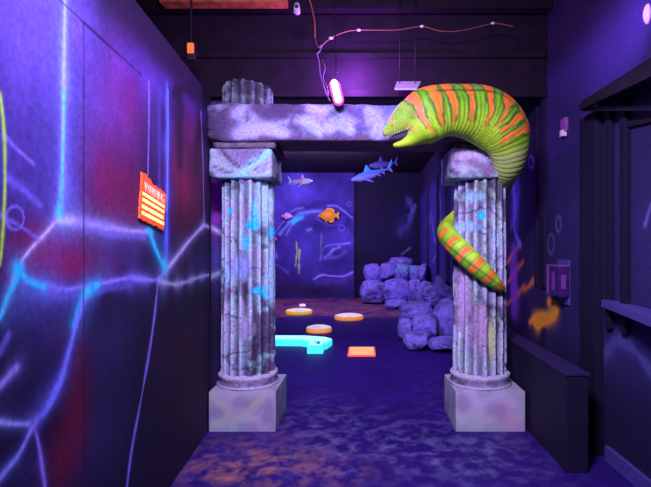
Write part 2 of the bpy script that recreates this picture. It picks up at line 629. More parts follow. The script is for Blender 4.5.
def BS(pts, c, wpx, softpx, amt=1.0, smooth=True):
    k = YB / F
    stroke(col, U, V, [bw(*p) for p in pts], c, wpx * k * .6, softpx * k * .7, amt, smooth)


BB(330, 174, 30, 14, (0.035, 0.012, 0.20), .8)
BB(352, 195, 18, 40, (0.055, 0.03, 0.30), .7)
BB(290, 190, 20, 20, (0.11, 0.085, 0.55), .8)
BB(315, 245, 14, 26, (0.07, 0.06, 0.42), .8)
BB(286, 255, 14, 22, (0.04, 0.02, 0.20), .8)
BB(340, 262, 16, 18, (0.03, 0.012, 0.16), .85)
BB(345, 240, 14, 12, (0.07, 0.05, 0.36), .6)
BB(315, 292, 60, 14, (0.018, 0.008, 0.05), .95)
BB(280, 280, 16, 14, (0.05, 0.02, 0.20), .6)
BB(322, 226, 16, 8, (0.02, 0.010, 0.16), .8)
BB(300, 230, 8, 14, (0.04, 0.02, 0.24), .6)
BS([(279, 238), (284, 225), (294, 214), (310, 207), (330, 204), (346, 214), (353, 232)], (0.03, 0.015, 0.20), 5, 6, .7)
BS([(332, 228), (345, 226), (352, 214)], (0.02, 0.012, 0.16), 3, 4, .7)
BS([(280, 234), (290, 222), (298, 215), (308, 212), (320, 211)], (0.22, 0.36, 0.95), 2, 3, .8)
BS([(286, 235), (292, 224), (300, 217)], (0.22, 0.30, 0.95), 1.5, 2.2, .7)
BS([(293, 222), (297, 219), (301, 217)], (0.02, 0.8, 1.0), 3, 2.2, .95)
BS([(291, 212), (296, 209), (303, 208)], (0.28, 0.30, 1.0), 1, 1.5, .6)
BS([(273, 236), (280, 226), (285, 220)], (0.28, 0.28, 0.95), 1, 1.4, .6)
BS([(328, 206), (336, 206), (344, 211), (352, 218)], (0.30, 0.28, 1.0), 1, 1.4, .7)
BS([(318, 218), (326, 222), (333, 224)], (0.20, 0.22, 0.95), 2, 2.5, .6)
BS([(320, 260), (323, 249), (330, 245), (342, 244), (350, 243)], (0.26, 0.26, 0.95), 1, 1.5, .75)
BS([(325, 258), (332, 251), (339, 247)], (0.26, 0.34, 1.0), 2, 2, .75)
BS([(329, 257), (338, 257), (344, 252)], (0.16, 0.16, 0.7), 2, 3, .6)
BS([(314, 279), (322, 275), (332, 276), (344, 276), (353, 272)], (0.36, 0.34, 1.0), 1.2, 1.5, .85)
BS([(318, 282), (334, 281), (345, 280)], (0.10, 0.06, 0.40), 5, 5, .6)
BS([(272, 262), (280, 267), (288, 273)], (0.20, 0.18, 0.8), 1, 1.5, .6)
BS([(272, 246), (276, 257)], (0.20, 0.22, 0.9), 1.2, 2, .6)
BS([(308, 230), (311, 229)], (0.25, 0.35, 1.0), 2, 2.5, .7)
GRN = (0.45, 0.62, 0.10)
BS([(296.5, 242), (297, 252), (295.5, 266)], GRN, .8, 1.0, .9)
BS([(299.5, 250), (299, 262), (299, 273)], GRN, 1.2, 1.2, .95)
BS([(321.5, 235), (321, 244), (320.5, 252)], (0.24, 0.30, 0.30), .7, 1, .8)
for (bx, by, br) in ((349, 204, 2.2), (341.5, 228, 3)):
    BS([(bx + br * math.cos(t), by + br * math.sin(t)) for t in th], (0.22, 0.2, 0.9), .5, .9, .6, False)
# rusty sponge colour at the foot of the wall
k_ = np.clip(1 - V / 0.75, 0, 1) * np.clip((fbm(U * 2.2, V * 3.0, 4.0, 5) - .46) * 5, 0, 1)
col[:] = col * (1 - .7 * k_[..., None]) + np.array((.055, .018, .035)) * .7 * k_[..., None]
# black part to the right
k_ = (1 / (1 + np.exp(-(U - bw(355.5, 0)[0]) / 0.02)))[..., None]
col[:] = col * (1 - k_) + np.array((0.006, 0.002, 0.035)) * k_
BS([(409, 200), (412, 212), (408, 224), (400, 232)], (0.07, 0.09, 0.34), 3, 4, .8)
BS([(415, 205), (412, 212)], (0.12, 0.14, 0.42), 1.5, 2, .7)
BS([(402, 254), (410, 248)], (0.14, 0.14, 0.42), 1, 1.4, .8)
BB(404, 228, 8, 10, (0.03, 0.025, 0.16), .7)
col *= (0.25 + 1.5 * fbm(U * 1.5, V * 1.5, 2.0, 5))[..., None]
me = grid_mesh(np.stack([GX, np.full(GX.shape, YB), GZ], -1), name='wall_back')
set_paint(me, col.reshape(-1, 3))
tag(link('wall_back', me, M['far_mural']), kind='structure')
box('trim_1', (at(354, 0, YB).x, YB - .10, 0), (at(356, 0, YB).x, YB - .001, 3.9), M['black'], kind='structure')

# ---- right wall
XR = 1.75
Yr = np.concatenate([np.linspace(-0.6, 2.4, 40, endpoint=False), np.linspace(2.4, 6.2, 420, endpoint=False), np.linspace(6.2, YB, 240)])
GY, GZ = np.meshgrid(Yr, np.linspace(0, 3.9, 360), indexing='ij')
U, V = GY, GZ
col = np.zeros(U.shape + (3,))
col[:] = (0.028, 0.019, 0.105)


def rw(px, py):
    Y = XR * F / (px - CX)
    return (Y, EYE + (CY - py) * Y / F)


def RS(pts, c, wpx, softpx, amt=1.0, smooth=True, wy=None):
    pp = [rw(*p) for p in pts]
    k = np.mean([p[0] for p in pp]) / F
    stroke(col, U, V, pp, c, wpx * k, softpx * k, amt, smooth)


k_ = np.clip((U - 4.5) / .1, 0, 1)[..., None]
col[:] = col * (1 - k_) + np.array((0.014, 0.008, 0.060)) * k_
k_ = np.clip((U - 6.5) / 1.0, 0, 1)[..., None]
col[:] = col * (1 - k_) + np.array((0.05, 0.03, 0.26)) * k_
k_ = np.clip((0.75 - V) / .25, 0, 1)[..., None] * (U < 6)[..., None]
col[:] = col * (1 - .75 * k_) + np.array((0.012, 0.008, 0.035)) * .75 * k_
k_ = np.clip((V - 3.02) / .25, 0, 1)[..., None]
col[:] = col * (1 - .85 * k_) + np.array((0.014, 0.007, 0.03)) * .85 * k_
# bubbles
for bx, by, rx, ry in ((551, 244, 3.2, 10), (558.5, 224, 2.6, 7.5), (531, 162, 2.5, 6)):
    RS([(bx + rx * math.cos(t), by + ry * math.sin(t)) for t in th], (0.12, 0.13, 0.34), .8, 1.6, .8, False)
OR = (1.0, 0.36, 0.02)
RS([(534, 322), (545, 320), (553, 314)], (1.0, .5, .02), 7, 8, .7)
RS([(536, 326), (546, 322), (555, 316), (556, 306), (549, 302)], OR, 4, 5, .9)
RS([(530, 322), (540, 316), (552, 318)], OR, 3, 4, .85)
RS([(524, 290), (529, 286), (533, 280)], (0.8, 0.22, 0.02), 2, 3, .7)
RS([(508, 262), (514, 252), (520, 244)], (0.9, 0.22, 0.05), 2, 2.5, .8)
RS([(508, 282), (516, 270), (523, 262)], (0.8, 0.18, 0.05), 2, 2.5, .7)
RS([(507, 304), (516, 296), (524, 286)], (0.8, 0.18, 0.08), 2, 2.5, .7)
RS([(514, 310), (514, 250)], (0.30, 0.08, 0.60), 9, 9, .75)  # purple glow beside the column, put into the wall colour
RS([(516, 240), (516, 180)], (0.10, 0.07, 0.55), 10, 8, .6)
RS([(513, 180), (515, 210), (514, 228), (520, 246)], (0.20, 0.32, 1.0), 1.2, 2.5, .9)
RS([(512, 190), (516, 206), (511, 228)], (0.12, 0.08, 0.6), 6, 6, .6)
RS([(597, 362), (611, 345), (622, 340), (636, 352), (651, 372)], (0.08, 0.10, 0.34), 5, 8, .6)
RS([(645, 225), (651, 205)], (0.18, 0.18, 0.5), 2, 3, .6)
# lightning on the wall in the far room
for pts in ([(445, 175), (449, 205), (444, 222), (449, 240)], [(431, 212), (434, 236), (437, 250), (433, 262)],
            [(438, 180), (441, 214), (436, 238)], [(452, 190), (452, 215), (455, 240)], [(428, 200), (430, 225)]):
    RS(pts, (0.16, 0.30, 1.0), .6, 1.4, .9)
col *= (0.65 + 0.7 * fbm(U * 1.8, V * 1.8, 6.0, 5))[..., None]
me = grid_mesh(np.stack([np.full(GY.shape, XR), GY, GZ], -1), name='wall_right')
set_paint(me, col.reshape(-1, 3))
tag(link('wall_right', me, M['mural']), kind='structure')

# boards and posts standing proud of the right wall
idx = 1


def trim(lo, hi, m):
    global idx
    idx += 1
    return box('trim_%d' % idx, lo, hi, m, kind='structure', bevel=.004)


trim((XR - .06, 3.43, 0.0), (XR, 3.69, 2.52), M['navy2'])      # dark post of the booth
trim((XR - .03, 4.50, 1.14), (XR, 4.60, 3.0), M['navy2'])
trim((XR - .02, 4.72, 1.14), (XR, 4.78, 3.0), M['navy2'])
trim((XR - .04, 3.28, 0.95), (XR, 3.34, 2.5), M['navy2'])
trim((XR - .04, 3.08, 0.95), (XR, 3.15, 2.5), M['navy2'])
trim((XR - .05, 2.4, 0.95), (XR, 2.5, 2.5), M['navy2'])
for yy in (8.6, 9.6, 10.9, 12.6):
    trim((XR - .06, yy, 0.0), (XR, yy + .16, 3.3), M['navy'])
box('baseboard_right', (XR - .03, 2.0, 0.0), (XR, 3.36, .10), M['sill'], kind='structure')
# low kerb wall beside the right column
kb = box('wall_kerb', (1.36, 3.16, 0.0), (1.51, 6.4, .655), M['navy2'], kind='structure', bevel=.006)
box('wall_kerb_cap', (1.352, 3.152, .655), (1.518, 6.4, .672), M['navy'], kind='structure', bevel=.003)

# ---- ceiling, far-left wall, rear wall, floor
box('wall_side_passage', (-4.3, -0.7, 0), (-4.2, 4.6, 3.9), M['black'], kind='structure')
box('ceiling', (-4.3, -0.7, 3.9), (1.9, 14.8, 4.0), M['ceiling'], kind='structure')
box('wall_far_left', (-4.3, 4.6, 0), (-4.2, 14.7, 3.9), M['navy'], kind='structure')
box('wall_front_of_room', (-4.2, 4.57, 0), (-1.75, 4.66, 3.9), M['black'], kind='structure')
box('wall_rear', (-4.2, -0.7, 0), (1.75, -0.6, 3.9), M['black'], kind='structure')

GX, GY = np.meshgrid(np.linspace(-4.3, 1.85, 220), np.concatenate([np.linspace(-0.7, 5.5, 240, endpoint=False), np.linspace(5.5, 14.8, 200)]), indexing='ij')
mask = np.zeros(GX.shape + (3,))


def fp(px, py):
    Y = EYE * F / (py - CY)
    return ((px - CX) / F * Y, Y)


def fm(ch, px, py, rx, ry, a):
    u, v = fp(px, py)
    u2, _ = fp(px + rx, py)
    _, v2 = fp(px, py - ry)
    mask[..., ch] += a * np.exp(-((GX - u) / (u2 - u)) ** 2 - ((GY - v) / (v2 - v)) ** 2)


fm(0, 245, 465, 70, 24, 1.0); fm(0, 330, 470, 50, 15, .35)
fm(1, 330, 430, 60, 22, .9); fm(1, 440, 440, 80, 22, .8); fm(1, 370, 455, 120, 25, .5); fm(1, 450, 400, 30, 20, .35); fm(1, 500, 470, 60, 20, .5)
fm(1, 320, 405, 30, 14, .4)
mask[..., 2] = np.clip((GY - 9.9 - 0.8 * fbm(GX * .8, GY * .8)) / .5, 0, 1)
me = grid_mesh(np.stack([GX, GY, np.zeros(GX.shape)], -1), name='floor')
set_paint(me, mask.reshape(-1, 3))
fm_ = bpy.data.materials.new('floor_paint')
fm_.use_nodes = True
nt = fm_.node_tree
b = nt.nodes['Principled BSDF']
b.inputs['Roughness'].default_value = 0.62
b.inputs['Specular IOR Level'].default_value = 0.25
at_ = nt.nodes.new('ShaderNodeAttribute'); at_.attribute_name = 'paint'
sep = nt.nodes.new('ShaderNodeSeparateColor')
nt.links.new(at_.outputs['Color'], sep.inputs[0])
tc = nt.nodes.new('ShaderNodeTexCoord')


def cloud(scale, lo, hi, seed, dist=0.6):
    mp = nt.nodes.new('ShaderNodeMapping')
    mp.inputs['Location'].default_value = (seed, seed * 1.7, 0)
    nt.links.new(tc.outputs['Object'], mp.inputs[0])
    nn = nt.nodes.new('ShaderNodeTexNoise')
    nn.inputs['Scale'].default_value = scale
    nn.inputs['Detail'].default_value = 8
    nn.inputs['Roughness'].default_value = .62
    nn.inputs['Distortion'].default_value = dist
    nt.links.new(mp.outputs[0], nn.inputs['Vector'])
    mr = nt.nodes.new('ShaderNodeMapRange')
    mr.inputs['From Min'].default_value = lo
    mr.inputs['From Max'].default_value = hi
    nt.links.new(nn.outputs['Fac'], mr.inputs['Value'])
    return mr.outputs[0]


def mul(a, b_):
    q = nt.nodes.new('ShaderNodeMath'); q.operation = 'MULTIPLY'; q.use_clamp = True
    nt.links.new(a, q.inputs[0]); nt.links.new(b_, q.inputs[1])
    return q.outputs[0]


def mixc(fac, a, bcol):
    q = nt.nodes.new('ShaderNodeMix'); q.data_type = 'RGBA'
    nt.links.new(fac, q.inputs['Factor'])
    if isinstance(a, tuple): q.inputs['A'].default_value = (*a, 1)
    else: nt.links.new(a, q.inputs['A'])
    q.inputs['B'].default_value = (*bcol, 1)
    return q.outputs['Result']


c0 = mixc(cloud(3.0, .35, .75, 3.0), (0.016, 0.004, 0.11), (0.030, 0.007, 0.18))
c1 = mixc(mul(cloud(2.6, .5, .85, 8.0), sep.outputs[2]), c0, (0.75, 0.36, 0.22))
c1b = mixc(mul(cloud(1.6, .35, .65, 18.0), sep.outputs[2]), c1, (0.26, 0.09, 0.12))
c2 = mixc(mul(cloud(7.5, .46, .78, 1.0, .25), sep.outputs[1]), c1b, (0.18, 0.17, 0.36))
c3 = mixc(mul(cloud(7.0, .44, .74, 12.0, .25), sep.outputs[0]), c2, (0.50, 0.22, 0.13))
sp = cloud(260, .74, .80, 5.0, 0)
c4 = mixc(sp, c3, (0.35, 0.3, 0.55))
nt.links.new(c4, b.inputs['Base Color'])
link('floor', me, fm_)['kind'] = 'structure'

# ceiling timbers
for i, (yy, zz) in enumerate(((4.35, 3.74), (8.4, 3.7))):
    box('trim_%d' % (20 + i), (-4.2, yy, zz), (1.74, yy + .10, 3.899), M['joist'], kind='structure')
# panel added behind the lintel to catch the lamp's purple glow, with rails
box('glow_panel', (-4.2, 4.50, 2.96), (1.74, 4.56, 3.9), mat('plum_paint', (0.010, 0.003, 0.013), .8, nscale=6, namt=.5), kind='structure')
box('trim_24', (-4.2, 4.46, 3.33), (1.74, 4.499, 3.37), M['joist'], kind='structure')
box('trim_25', (-4.2, 4.47, 2.96), (1.74, 4.499, 3.02), M['joist'], kind='structure')


# ================================================================== THE PORTAL
def stone_paint(v, seed, base=(0.33, 0.33, 0.42), dark=(0.05, 0.035, 0.07), vein=(0.45, 0.62, 0.66), scale=4.0, dark_amt=.8, vein_amt=.8):
    x, y, z = v[:, 0], v[:, 1], v[:, 2]
    c = np.tile(np.array(base), (len(v), 1)).astype(float)
    n1 = fbm(x * scale + seed, y * scale + z * scale * .3, z * scale * .8, 3)
    n2 = fbm(x * scale * 1.3 + seed + 9 + z * 1.5, y * scale, z * scale * 1.2, 5)
    n3 = fbm(x * scale * .8 - seed, y * scale * .8, z * scale, 5)
    k = np.clip((n1 - .49) * 9, 0, 1)[:, None] * dark_amt
    c = c * (1 - k) + np.array(dark) * k
    k = np.clip(1.15 - np.abs(n2 - .5) * 17, 0, 1)[:, None] * vein_amt
    c = c * (1 - k) + np.array(vein) * k
    k = np.clip(1.2 - np.abs(n3 - .5) * 46, 0, 1)[:, None] * .85 * dark_amt
    c = c * (1 - k) + np.array(dark) * k
    return c


def marks(c, v, org, Yf, dark, light):
    """airbrushed cracks and pale bands on the face turned to the visitor"""
    U_, V_ = v[:, 0] + org[0], v[:, 2] + org[2]
    front = (v[:, 1] + org[1] < Yf + .06)
    cc = c.copy()
    for pts, colr, wpx, spx, amt in light + dark:
        pp = [(at(a, b, Yf).x, at(a, b, Yf).z) for a, b in pts]
        stroke(cc, U_, V_, pp, colr, wpx * Yf / F, spx * Yf / F, amt)
    return np.where(front[:, None], cc, c)


def shaft_mesh(R, z0, z1, seed, nfl=17, taper=.0, nth=340, nz=230, top_cut=0.0):
    th_ = np.linspace(0, 2 * PI, nth, endpoint=False)
    zz = np.linspace(z0, z1, nz)
    T, Z = np.meshgrid(th_, zz, indexing='ij')
    fl = np.abs(np.sin(T * nfl / 2.0 + seed)) ** 0.55         # 1 on channel, 0 at arris -> invert
    ridge = 1 - np.abs(np.sin(T * nfl / 2.0 + seed)) ** 1.6
    depth = 0.034 * (1 - ridge)
    wear = fbm(np.cos(T) * 3 + seed, np.sin(T) * 3, Z * 2.4, 4)
    wear2 = fbm(np.cos(T) * 9, np.sin(T) * 9 + seed, Z * 14, 4)
    chips = np.clip((wear2 - .62) * 6, 0, 1) * ridge * .014
    Rr = R + taper * (z1 - Z) / (z1 - z0) - depth - chips + .012 * (wear - .5) + .005 * (wear2 - .5)
    P = np.stack([Rr * np.cos(T), Rr * np.sin(T), Z], -1)
    me = grid_mesh(P, wrap_u=True, name='shaft')
    return me, ridge.reshape(-1), wear2.reshape(-1)


def cap_top(me, n_u, n_v):
    """close the open top of a wrapped grid"""
    bm = bmesh.new(); bm.from_mesh(me)
    bm.verts.ensure_lookup_table()
    bm.faces.new([bm.verts[i * n_v + n_v - 1] for i in range(n_u)])
    bm.to_mesh(me); bm.free()


def column(cx, label, seed, spots, cap_x, tint, plx, cap_marks, plinth_marks):
    cyl = 4.15
    root = empty('fluted_column', (cx, cyl, 0), label, 'column')
    off = np.array((cx, cyl, 0))
    # plinth
    px0, px1 = plx
    me = dense_box((px0 - cx, -.275, 0), (px1 - cx, .275, .333), .03, .006)
    v = verts_of(me)
    c = stone_paint(v, seed + 2, base=(0.38, 0.40, 0.46), dark=(0.24, 0.18, 0.30), vein=tint, scale=2.6, dark_amt=.5, vein_amt=.55)
    c = marks(c, v, off, 3.875, [], plinth_marks)
    set_paint(me, c)
    link('plinth', me, M['smooth_stone'], root, smooth=False)
    # base ring: lathe with a ragged upper rim
    prof = [(0.0, .333), (.262, .333), (.268, .342), (.268, .352), (.250, .358), (.246, .372), (.248, .400), (.257, .418), (.256, .432), (.238, .440), (.205, .441)]
    na = 200
    T = np.linspace(0, 2 * PI, na, endpoint=False)
    P = np.zeros((na, len(prof), 3))
    for j, (r, z) in enumerate(prof):
        rag = (fbm(np.cos(T) * 8 + seed, np.sin(T) * 8, z * 20) - .5)
        rr = r + (.012 * rag if j > 4 else .003 * rag if j > 0 else 0)
        P[:, j] = np.stack([rr * np.cos(T), rr * np.sin(T), np.full(na, z) + (.022 * rag if j > 6 else 0)], -1)
    me = grid_mesh(P, True, 'base_ring')
    v = verts_of(me)
    c = stone_paint(v, seed + 5, base=(0.22, 0.18, 0.30), dark=(.08, .06, .12), scale=5, vein_amt=.3)
    hi = (v[:, 2] > .408)[:, None] | ((v[:, 2] < .356)[:, None])
    c = np.where(hi, np.array((.50, .46, .58)), c)
    k = (np.clip((fbm(v[:, 0] * 6 + seed, v[:, 1] * 6, 1.0) - .56) * 12, 0, 1) * (v[:, 2] > .395))[:, None]
    c = c * (1 - k) + np.array((.05, .6, .85)) * k
    set_paint(me, c)
    link('base_ring', me, M['stone'], root)
    # shaft
    me, ridge, w2 = shaft_mesh(.226, .425, 2.11, seed, taper=.010)
    v = verts_of(me)
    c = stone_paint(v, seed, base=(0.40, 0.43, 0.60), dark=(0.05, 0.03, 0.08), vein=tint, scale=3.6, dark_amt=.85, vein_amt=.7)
    c *= (0.34 + 0.95 * ridge + .35 * (w2 - .5))[:, None]     # groove shade painted into the flutes, with uneven wear
    # low broken band of paint
    for (px, py, rpx, rpy, colr) in spots:
        p = at(px, py, 3.93) - Vector(off)
        k = np.exp(-((v[:, 0] - p.x) / (rpx / 120)) ** 2 - ((v[:, 2] - p.z) / (rpy / 120)) ** 2) * (v[:, 1] < 0.05)
        k = np.clip(k * (0.4 + 1.6 * fbm(v[:, 0] * 14, v[:, 1] * 14, v[:, 2] * 10, 3)) * 1.6 - .25, 0, 1)[:, None]
        c = c * (1 - k) + np.array(colr) * k
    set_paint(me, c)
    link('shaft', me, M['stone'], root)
    # capital
    x0, x1 = cap_x
    me = dense_box((x0 - cx, -.255, 2.10), (x1 - cx, .25, 2.346), .022, .022)
    v = verts_of(me)
    d = np.array([mn.noise(Vector(p) * 9 + Vector((seed, 0, 0))) for p in v])
    d2 = np.array([mn.noise(Vector(p) * 3.2 + Vector((seed, 5, 0))) for p in v])
    ctr = np.array(((x0 + x1) / 2 - cx, 0, 2.22))
    nrm = v - ctr; nrm /= np.linalg.norm(nrm, axis=1, keepdims=True)
    v2 = v + nrm * (d * .008 + d2 * .014)[:, None]
    v2[:, 2] = np.where(v[:, 2] > 2.34, 2.344, v2[:, 2])
    set_verts(me, v2)
    c = stone_paint(v, seed + 3, base=(0.38, 0.44, 0.62), dark=(.10, .06, .15), vein=(.42, .68, .66), scale=3.0, dark_amt=.55, vein_amt=.9)
    c = marks(c, v, off, 3.90, [], cap_marks)
    set_paint(me, c)
    link('capital', me, M['stone'], root)
    # thin dark abacus slab
    me = dense_box((x0 - cx + .03, -.27, 2.344), (x1 - cx + .035, .25, 2.392), .03, .010)
    v = verts_of(me)
    d = np.array([mn.noise(Vector(p) * 12 + Vector((seed, 9, 0))) for p in v])
    v2 = v.copy(); v2[:, 0] += d * .008; v2[:, 1] += d * .01 * (v[:, 1] < -.1)
    set_verts(me, v2)
    set_paint(me, stone_paint(v, seed + 8, base=(.16, .12, .17), dark=(.04, .02, .04), vein=(.2, .18, .24), scale=5))
    link('abacus', me, M['stone'], root)
    return root


CYAN = (0.02, 0.62, 1.0)
TEAL = (0.30, 0.62, 0.60)
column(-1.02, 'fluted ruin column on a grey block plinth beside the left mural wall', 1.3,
       [(255, 212, 4, 14, CYAN), (252, 225, 7, 5, CYAN), (229, 210, 3, 4, CYAN), (246, 242, 4, 8, CYAN), (269, 232, 4, 6, CYAN),
        (258, 291, 6, 4, CYAN), (264, 296, 4, 5, CYAN), (224, 275, 3, 14, (.3, .5, .95)), (240, 268, 10, 12, (.25, .32, .62)),
        (262, 200, 8, 25, (.35, .58, .62)), (245, 330, 8, 12, (.34, .33, .5)), (268, 280, 5, 25, (.28, .48, .62))],
       (-1.285, -.765), TEAL, (-1.280, -.727),
       [([(224, 152), (240, 160), (258, 152)], (.20, .14, .32), 9, 6, .8), ([(208, 152), (220, 162), (234, 174)], (.36, .52, .52), 6, 4, .8),
        ([(272, 150), (258, 160), (246, 170), (240, 178)], (.30, .80, .90), 5, 4, .9), ([(232, 177), (250, 177)], (.35, .85, .95), 3, 3, .8),
        ([(222, 150), (230, 160), (240, 168)], (.06, .03, .10), 1, 1.6, .9), ([(244, 168), (256, 160), (262, 152)], (.07, .04, .12), .8, 1.5, .8),
        ([(214, 166), (224, 171), (236, 174)], (.10, .06, .14), .8, 1.4, .8), ([(268, 163), (260, 172), (254, 168)], (.08, .05, .12), .8, 1.2, .8),
        ([(208, 172), (212, 177)], (.02, .01, .03), 3, 2, .9)],
       [([(212, 397), (228, 412), (212, 427)], (.46, .50, .34), 2.5, 4, .8), ([(262, 398), (246, 412), (232, 424)], (.46, .48, .30), 2.5, 4, .8),
        ([(232, 395), (244, 410), (262, 426)], (.50, .46, .52), 3, 5, .7), ([(238, 402), (244, 404)], (.24, .16, .32), 10, 8, .6),
        ([(216, 412), (218, 414)], (.22, .16, .34), 7, 7, .55), ([(270, 410), (268, 418)], (.22, .15, .32), 8, 7, .6), ([(244, 428), (250, 428)], (.24, .16, .32), 8, 6, .5)])
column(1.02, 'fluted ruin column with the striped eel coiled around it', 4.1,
       [(482, 215, 4, 4, CYAN), (455, 238, 2, 10, CYAN), (456, 350, 2, 6, CYAN), (475, 196, 10, 6, (.3, .55, .62)), (470, 226, 14, 5, (.3, .5, .7)),
        (496, 240, 6, 10, (.32, .5, .6)), (480, 330, 8, 25, (.42, .30, .46)), (492, 340, 5, 18, (.45, .50, .25)), (466, 300, 6, 30, (.40, .30, .5))],
       (.722, 1.255), (0.42, 0.58, 0.48), (.755, 1.330),
       [([(453, 160), (466, 163), (476, 158), (484, 155), (494, 167)], (.10, .05, .12), 1, 1.5, .9), ([(458, 152), (470, 156), (480, 152)], (.66, .52, .72), 5, 5, .7),
        ([(456, 170), (470, 169)], (.46, .40, .62), 4, 4, .7), ([(472, 163), (480, 166), (488, 172)], (.24, .15, .28), 5, 4, .8), ([(452, 171), (457, 173)], (.02, .01, .03), 3, 2, .8)],
       [([(470, 394), (482, 404), (498, 398), (512, 404)], (.56, .56, .70), 4, 7, .7), ([(462, 418), (476, 410), (490, 420)], (.52, .50, .56), 4, 6, .7),
        ([(505, 412), (515, 424)], (.54, .30, .46), 8, 8, .6), ([(462, 400), (464, 408)], (.30, .20, .36), 7, 6, .6), ([(492, 408), (500, 412)], (.32, .20, .36), 6, 6, .6)])

# stone lintel across both columns
L0, L1 = -1.292, .90
me = dense_box((L0, 3.85, 2.392), (L1, 4.30, 2.70), .018, .035)
v = verts_of(me)
ctr = np.array((0, 4.07, 2.55))
nx, ny, nz_ = (v - ctr)[:, 0], (v - ctr)[:, 1], (v - ctr)[:, 2]
n1 = fbm(v[:, 0] * 2.2 + 3, v[:, 1] * 4, v[:, 2] * 4, 4) - .5
n2 = fbm(v[:, 0] * 9 + 3, v[:, 1] * 9, v[:, 2] * 9, 4) - .5
nn_ = np.stack([np.where(np.abs(v[:, 0] - (L0 + L1) / 2) > (L1 - L0) / 2 - .05, np.sign(v[:, 0]), 0),
                np.clip(ny / .22, -1, 1) ** 3, np.clip(nz_ / .155, -1, 1) ** 3], -1)
amp = n1 * .05 + n2 * .018
bot = v[:, 2] < 2.41
v2 = v + nn_ * amp[:, None]
v2[:, 2] = np.maximum(v2[:, 2], 2.393 + np.where(bot, 0.012 * (n2 + .5) * ((v[:, 0] > -.75) & (v[:, 0] < .7)), 0))
# chipped lower left corner
endk = np.clip((-1.17 - v[:, 0]) / .12, 0, 1)
v2[:, 2] += endk * np.where(v[:, 2] < 2.5, .05 * (1 - (v[:, 2] - 2.39) / .11), -.02) * np.clip((3.95 - v[:, 1]) / .1, 0, 1)
set_verts(me, v2)
c = stone_paint(v, 11.0, base=(0.24, 0.25, 0.42), dark=(.045, .025, .07), vein=(.42, .46, .72), scale=2.4, dark_amt=.85, vein_amt=.75)
mot = fbm(v[:, 0] * 3.1 + 7, v[:, 1] * 3, v[:, 2] * 5, 4)
k = np.clip((mot - .52) * 7, 0, 1)[:, None] * .8
c = c * (1 - k) + np.array((.40, .42, .72)) * k
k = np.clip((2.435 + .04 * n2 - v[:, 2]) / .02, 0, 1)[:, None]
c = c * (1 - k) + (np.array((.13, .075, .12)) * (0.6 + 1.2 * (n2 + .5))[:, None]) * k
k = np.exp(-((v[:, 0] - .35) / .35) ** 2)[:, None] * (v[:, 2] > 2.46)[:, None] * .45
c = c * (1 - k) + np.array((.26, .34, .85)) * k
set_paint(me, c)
lt = None
c = marks(c, v, (0, 0, 0), 3.86, [], [
    ([(230, 112), (222, 124), (228, 136)], (.10, .06, .16), 7, 8, .8), ([(256, 108), (268, 116), (284, 112)], (.09, .05, .14), 6, 7, .85),
    ([(296, 110), (292, 122), (300, 134)], (.12, .07, .18), 3, 4, .8), ([(210, 118), (214, 134)], (.06, .04, .10), 4, 5, .8),
    ([(240, 134), (262, 128), (284, 134)], (.50, .52, .95), 7, 6, .75), ([(236, 114), (244, 108)], (.46, .46, .85), 5, 5, .7),
    ([(306, 122), (322, 132), (338, 124), (352, 132)], (.42, .52, 1.0), 8, 6, .75), ([(310, 108), (324, 112)], (.44, .46, .95), 6, 5, .7),  # bluish highlight near the lamp, painted on the stone
    ([(352, 112), (362, 120), (358, 130)], (.12, .07, .22), 4, 5, .75), ([(368, 110), (380, 120), (376, 134)], (.44, .50, 1.0), 7, 6, .7),
    ([(324, 136), (342, 139), (360, 136)], (.14, .08, .22), 2, 3, .8), ([(262, 138), (284, 140), (300, 138)], (.12, .07, .18), 2, 3, .8)])
me.color_attributes.remove(me.color_attributes['paint']); set_paint(me, c)
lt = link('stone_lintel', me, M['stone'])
tag(lt, 'mottled grey violet stone lintel lying across the two columns', 'lintel')

# broken drum on the lintel above the left column
me, ridge, w2 = shaft_mesh(.215, 0.0, .235, 2.2, nfl=15, nth=300, nz=40)
cap_top(me, 300, 40)
v = verts_of(me)
r_ = np.hypot(v[:, 0], v[:, 1])
topk = np.clip((v[:, 2] - .17) / .065, 0, 1)
v[:, :2] *= (1 - .10 * topk ** 2)[:, None]
v[:, 2] -= .03 * topk * (fbm(v[:, 0] * 6, v[:, 1] * 6, 0) * 1.2)
set_verts(me, v)
c = stone_paint(v, 7.0, base=(.11, .11, .16), dark=(.015, .01, .03), vein=(.25, .32, .36), scale=4, dark_amt=.6)
rg = np.concatenate([ridge])[:len(v)]
c *= (.30 + .85 * rg)[:, None]  # shade between the drum's ridges painted into its colour
set_paint(me, c)
dr = link('column_drum', me, M['stone'])
dr.location = (-1.01, 4.085, 2.70)
tag(dr, 'short broken fluted drum on top of the lintel, above the left column', 'column drum')


# ================================================================== THE EEL
def E(px, py, Y, rpx):
    p = at(px, py, Y)
    return (p.x, p.y, p.z, rpx / F * Y)


body = [E(415, 121.5, 3.585, 23.5), E(422, 118, 3.59, 26.5), E(432, 113.5, 3.60, 27), E(446, 110.8, 3.63, 25), E(460, 111.5, 3.68, 25.5), E(475, 114, 3.74, 28),
        E(489, 119.5, 3.78, 29), E(499, 128, 3.80, 28), E(506, 139, 3.82, 25), E(509, 152, 3.86, 20), E(508, 165, 3.94, 16.5), E(502, 177, 4.10, 14),
        (1.21, 4.32, 2.04, .115), (1.12, 4.45, 1.97, .105), (.98, 4.48, 1.86, .100), (.83, 4.40, 1.74, .094)]


def hel(phi, z, r):
    d = .222 + r * .80
    a = math.radians(phi)
    return (1.02 - d * math.cos(a), 4.15 - d * math.sin(a), z, r)


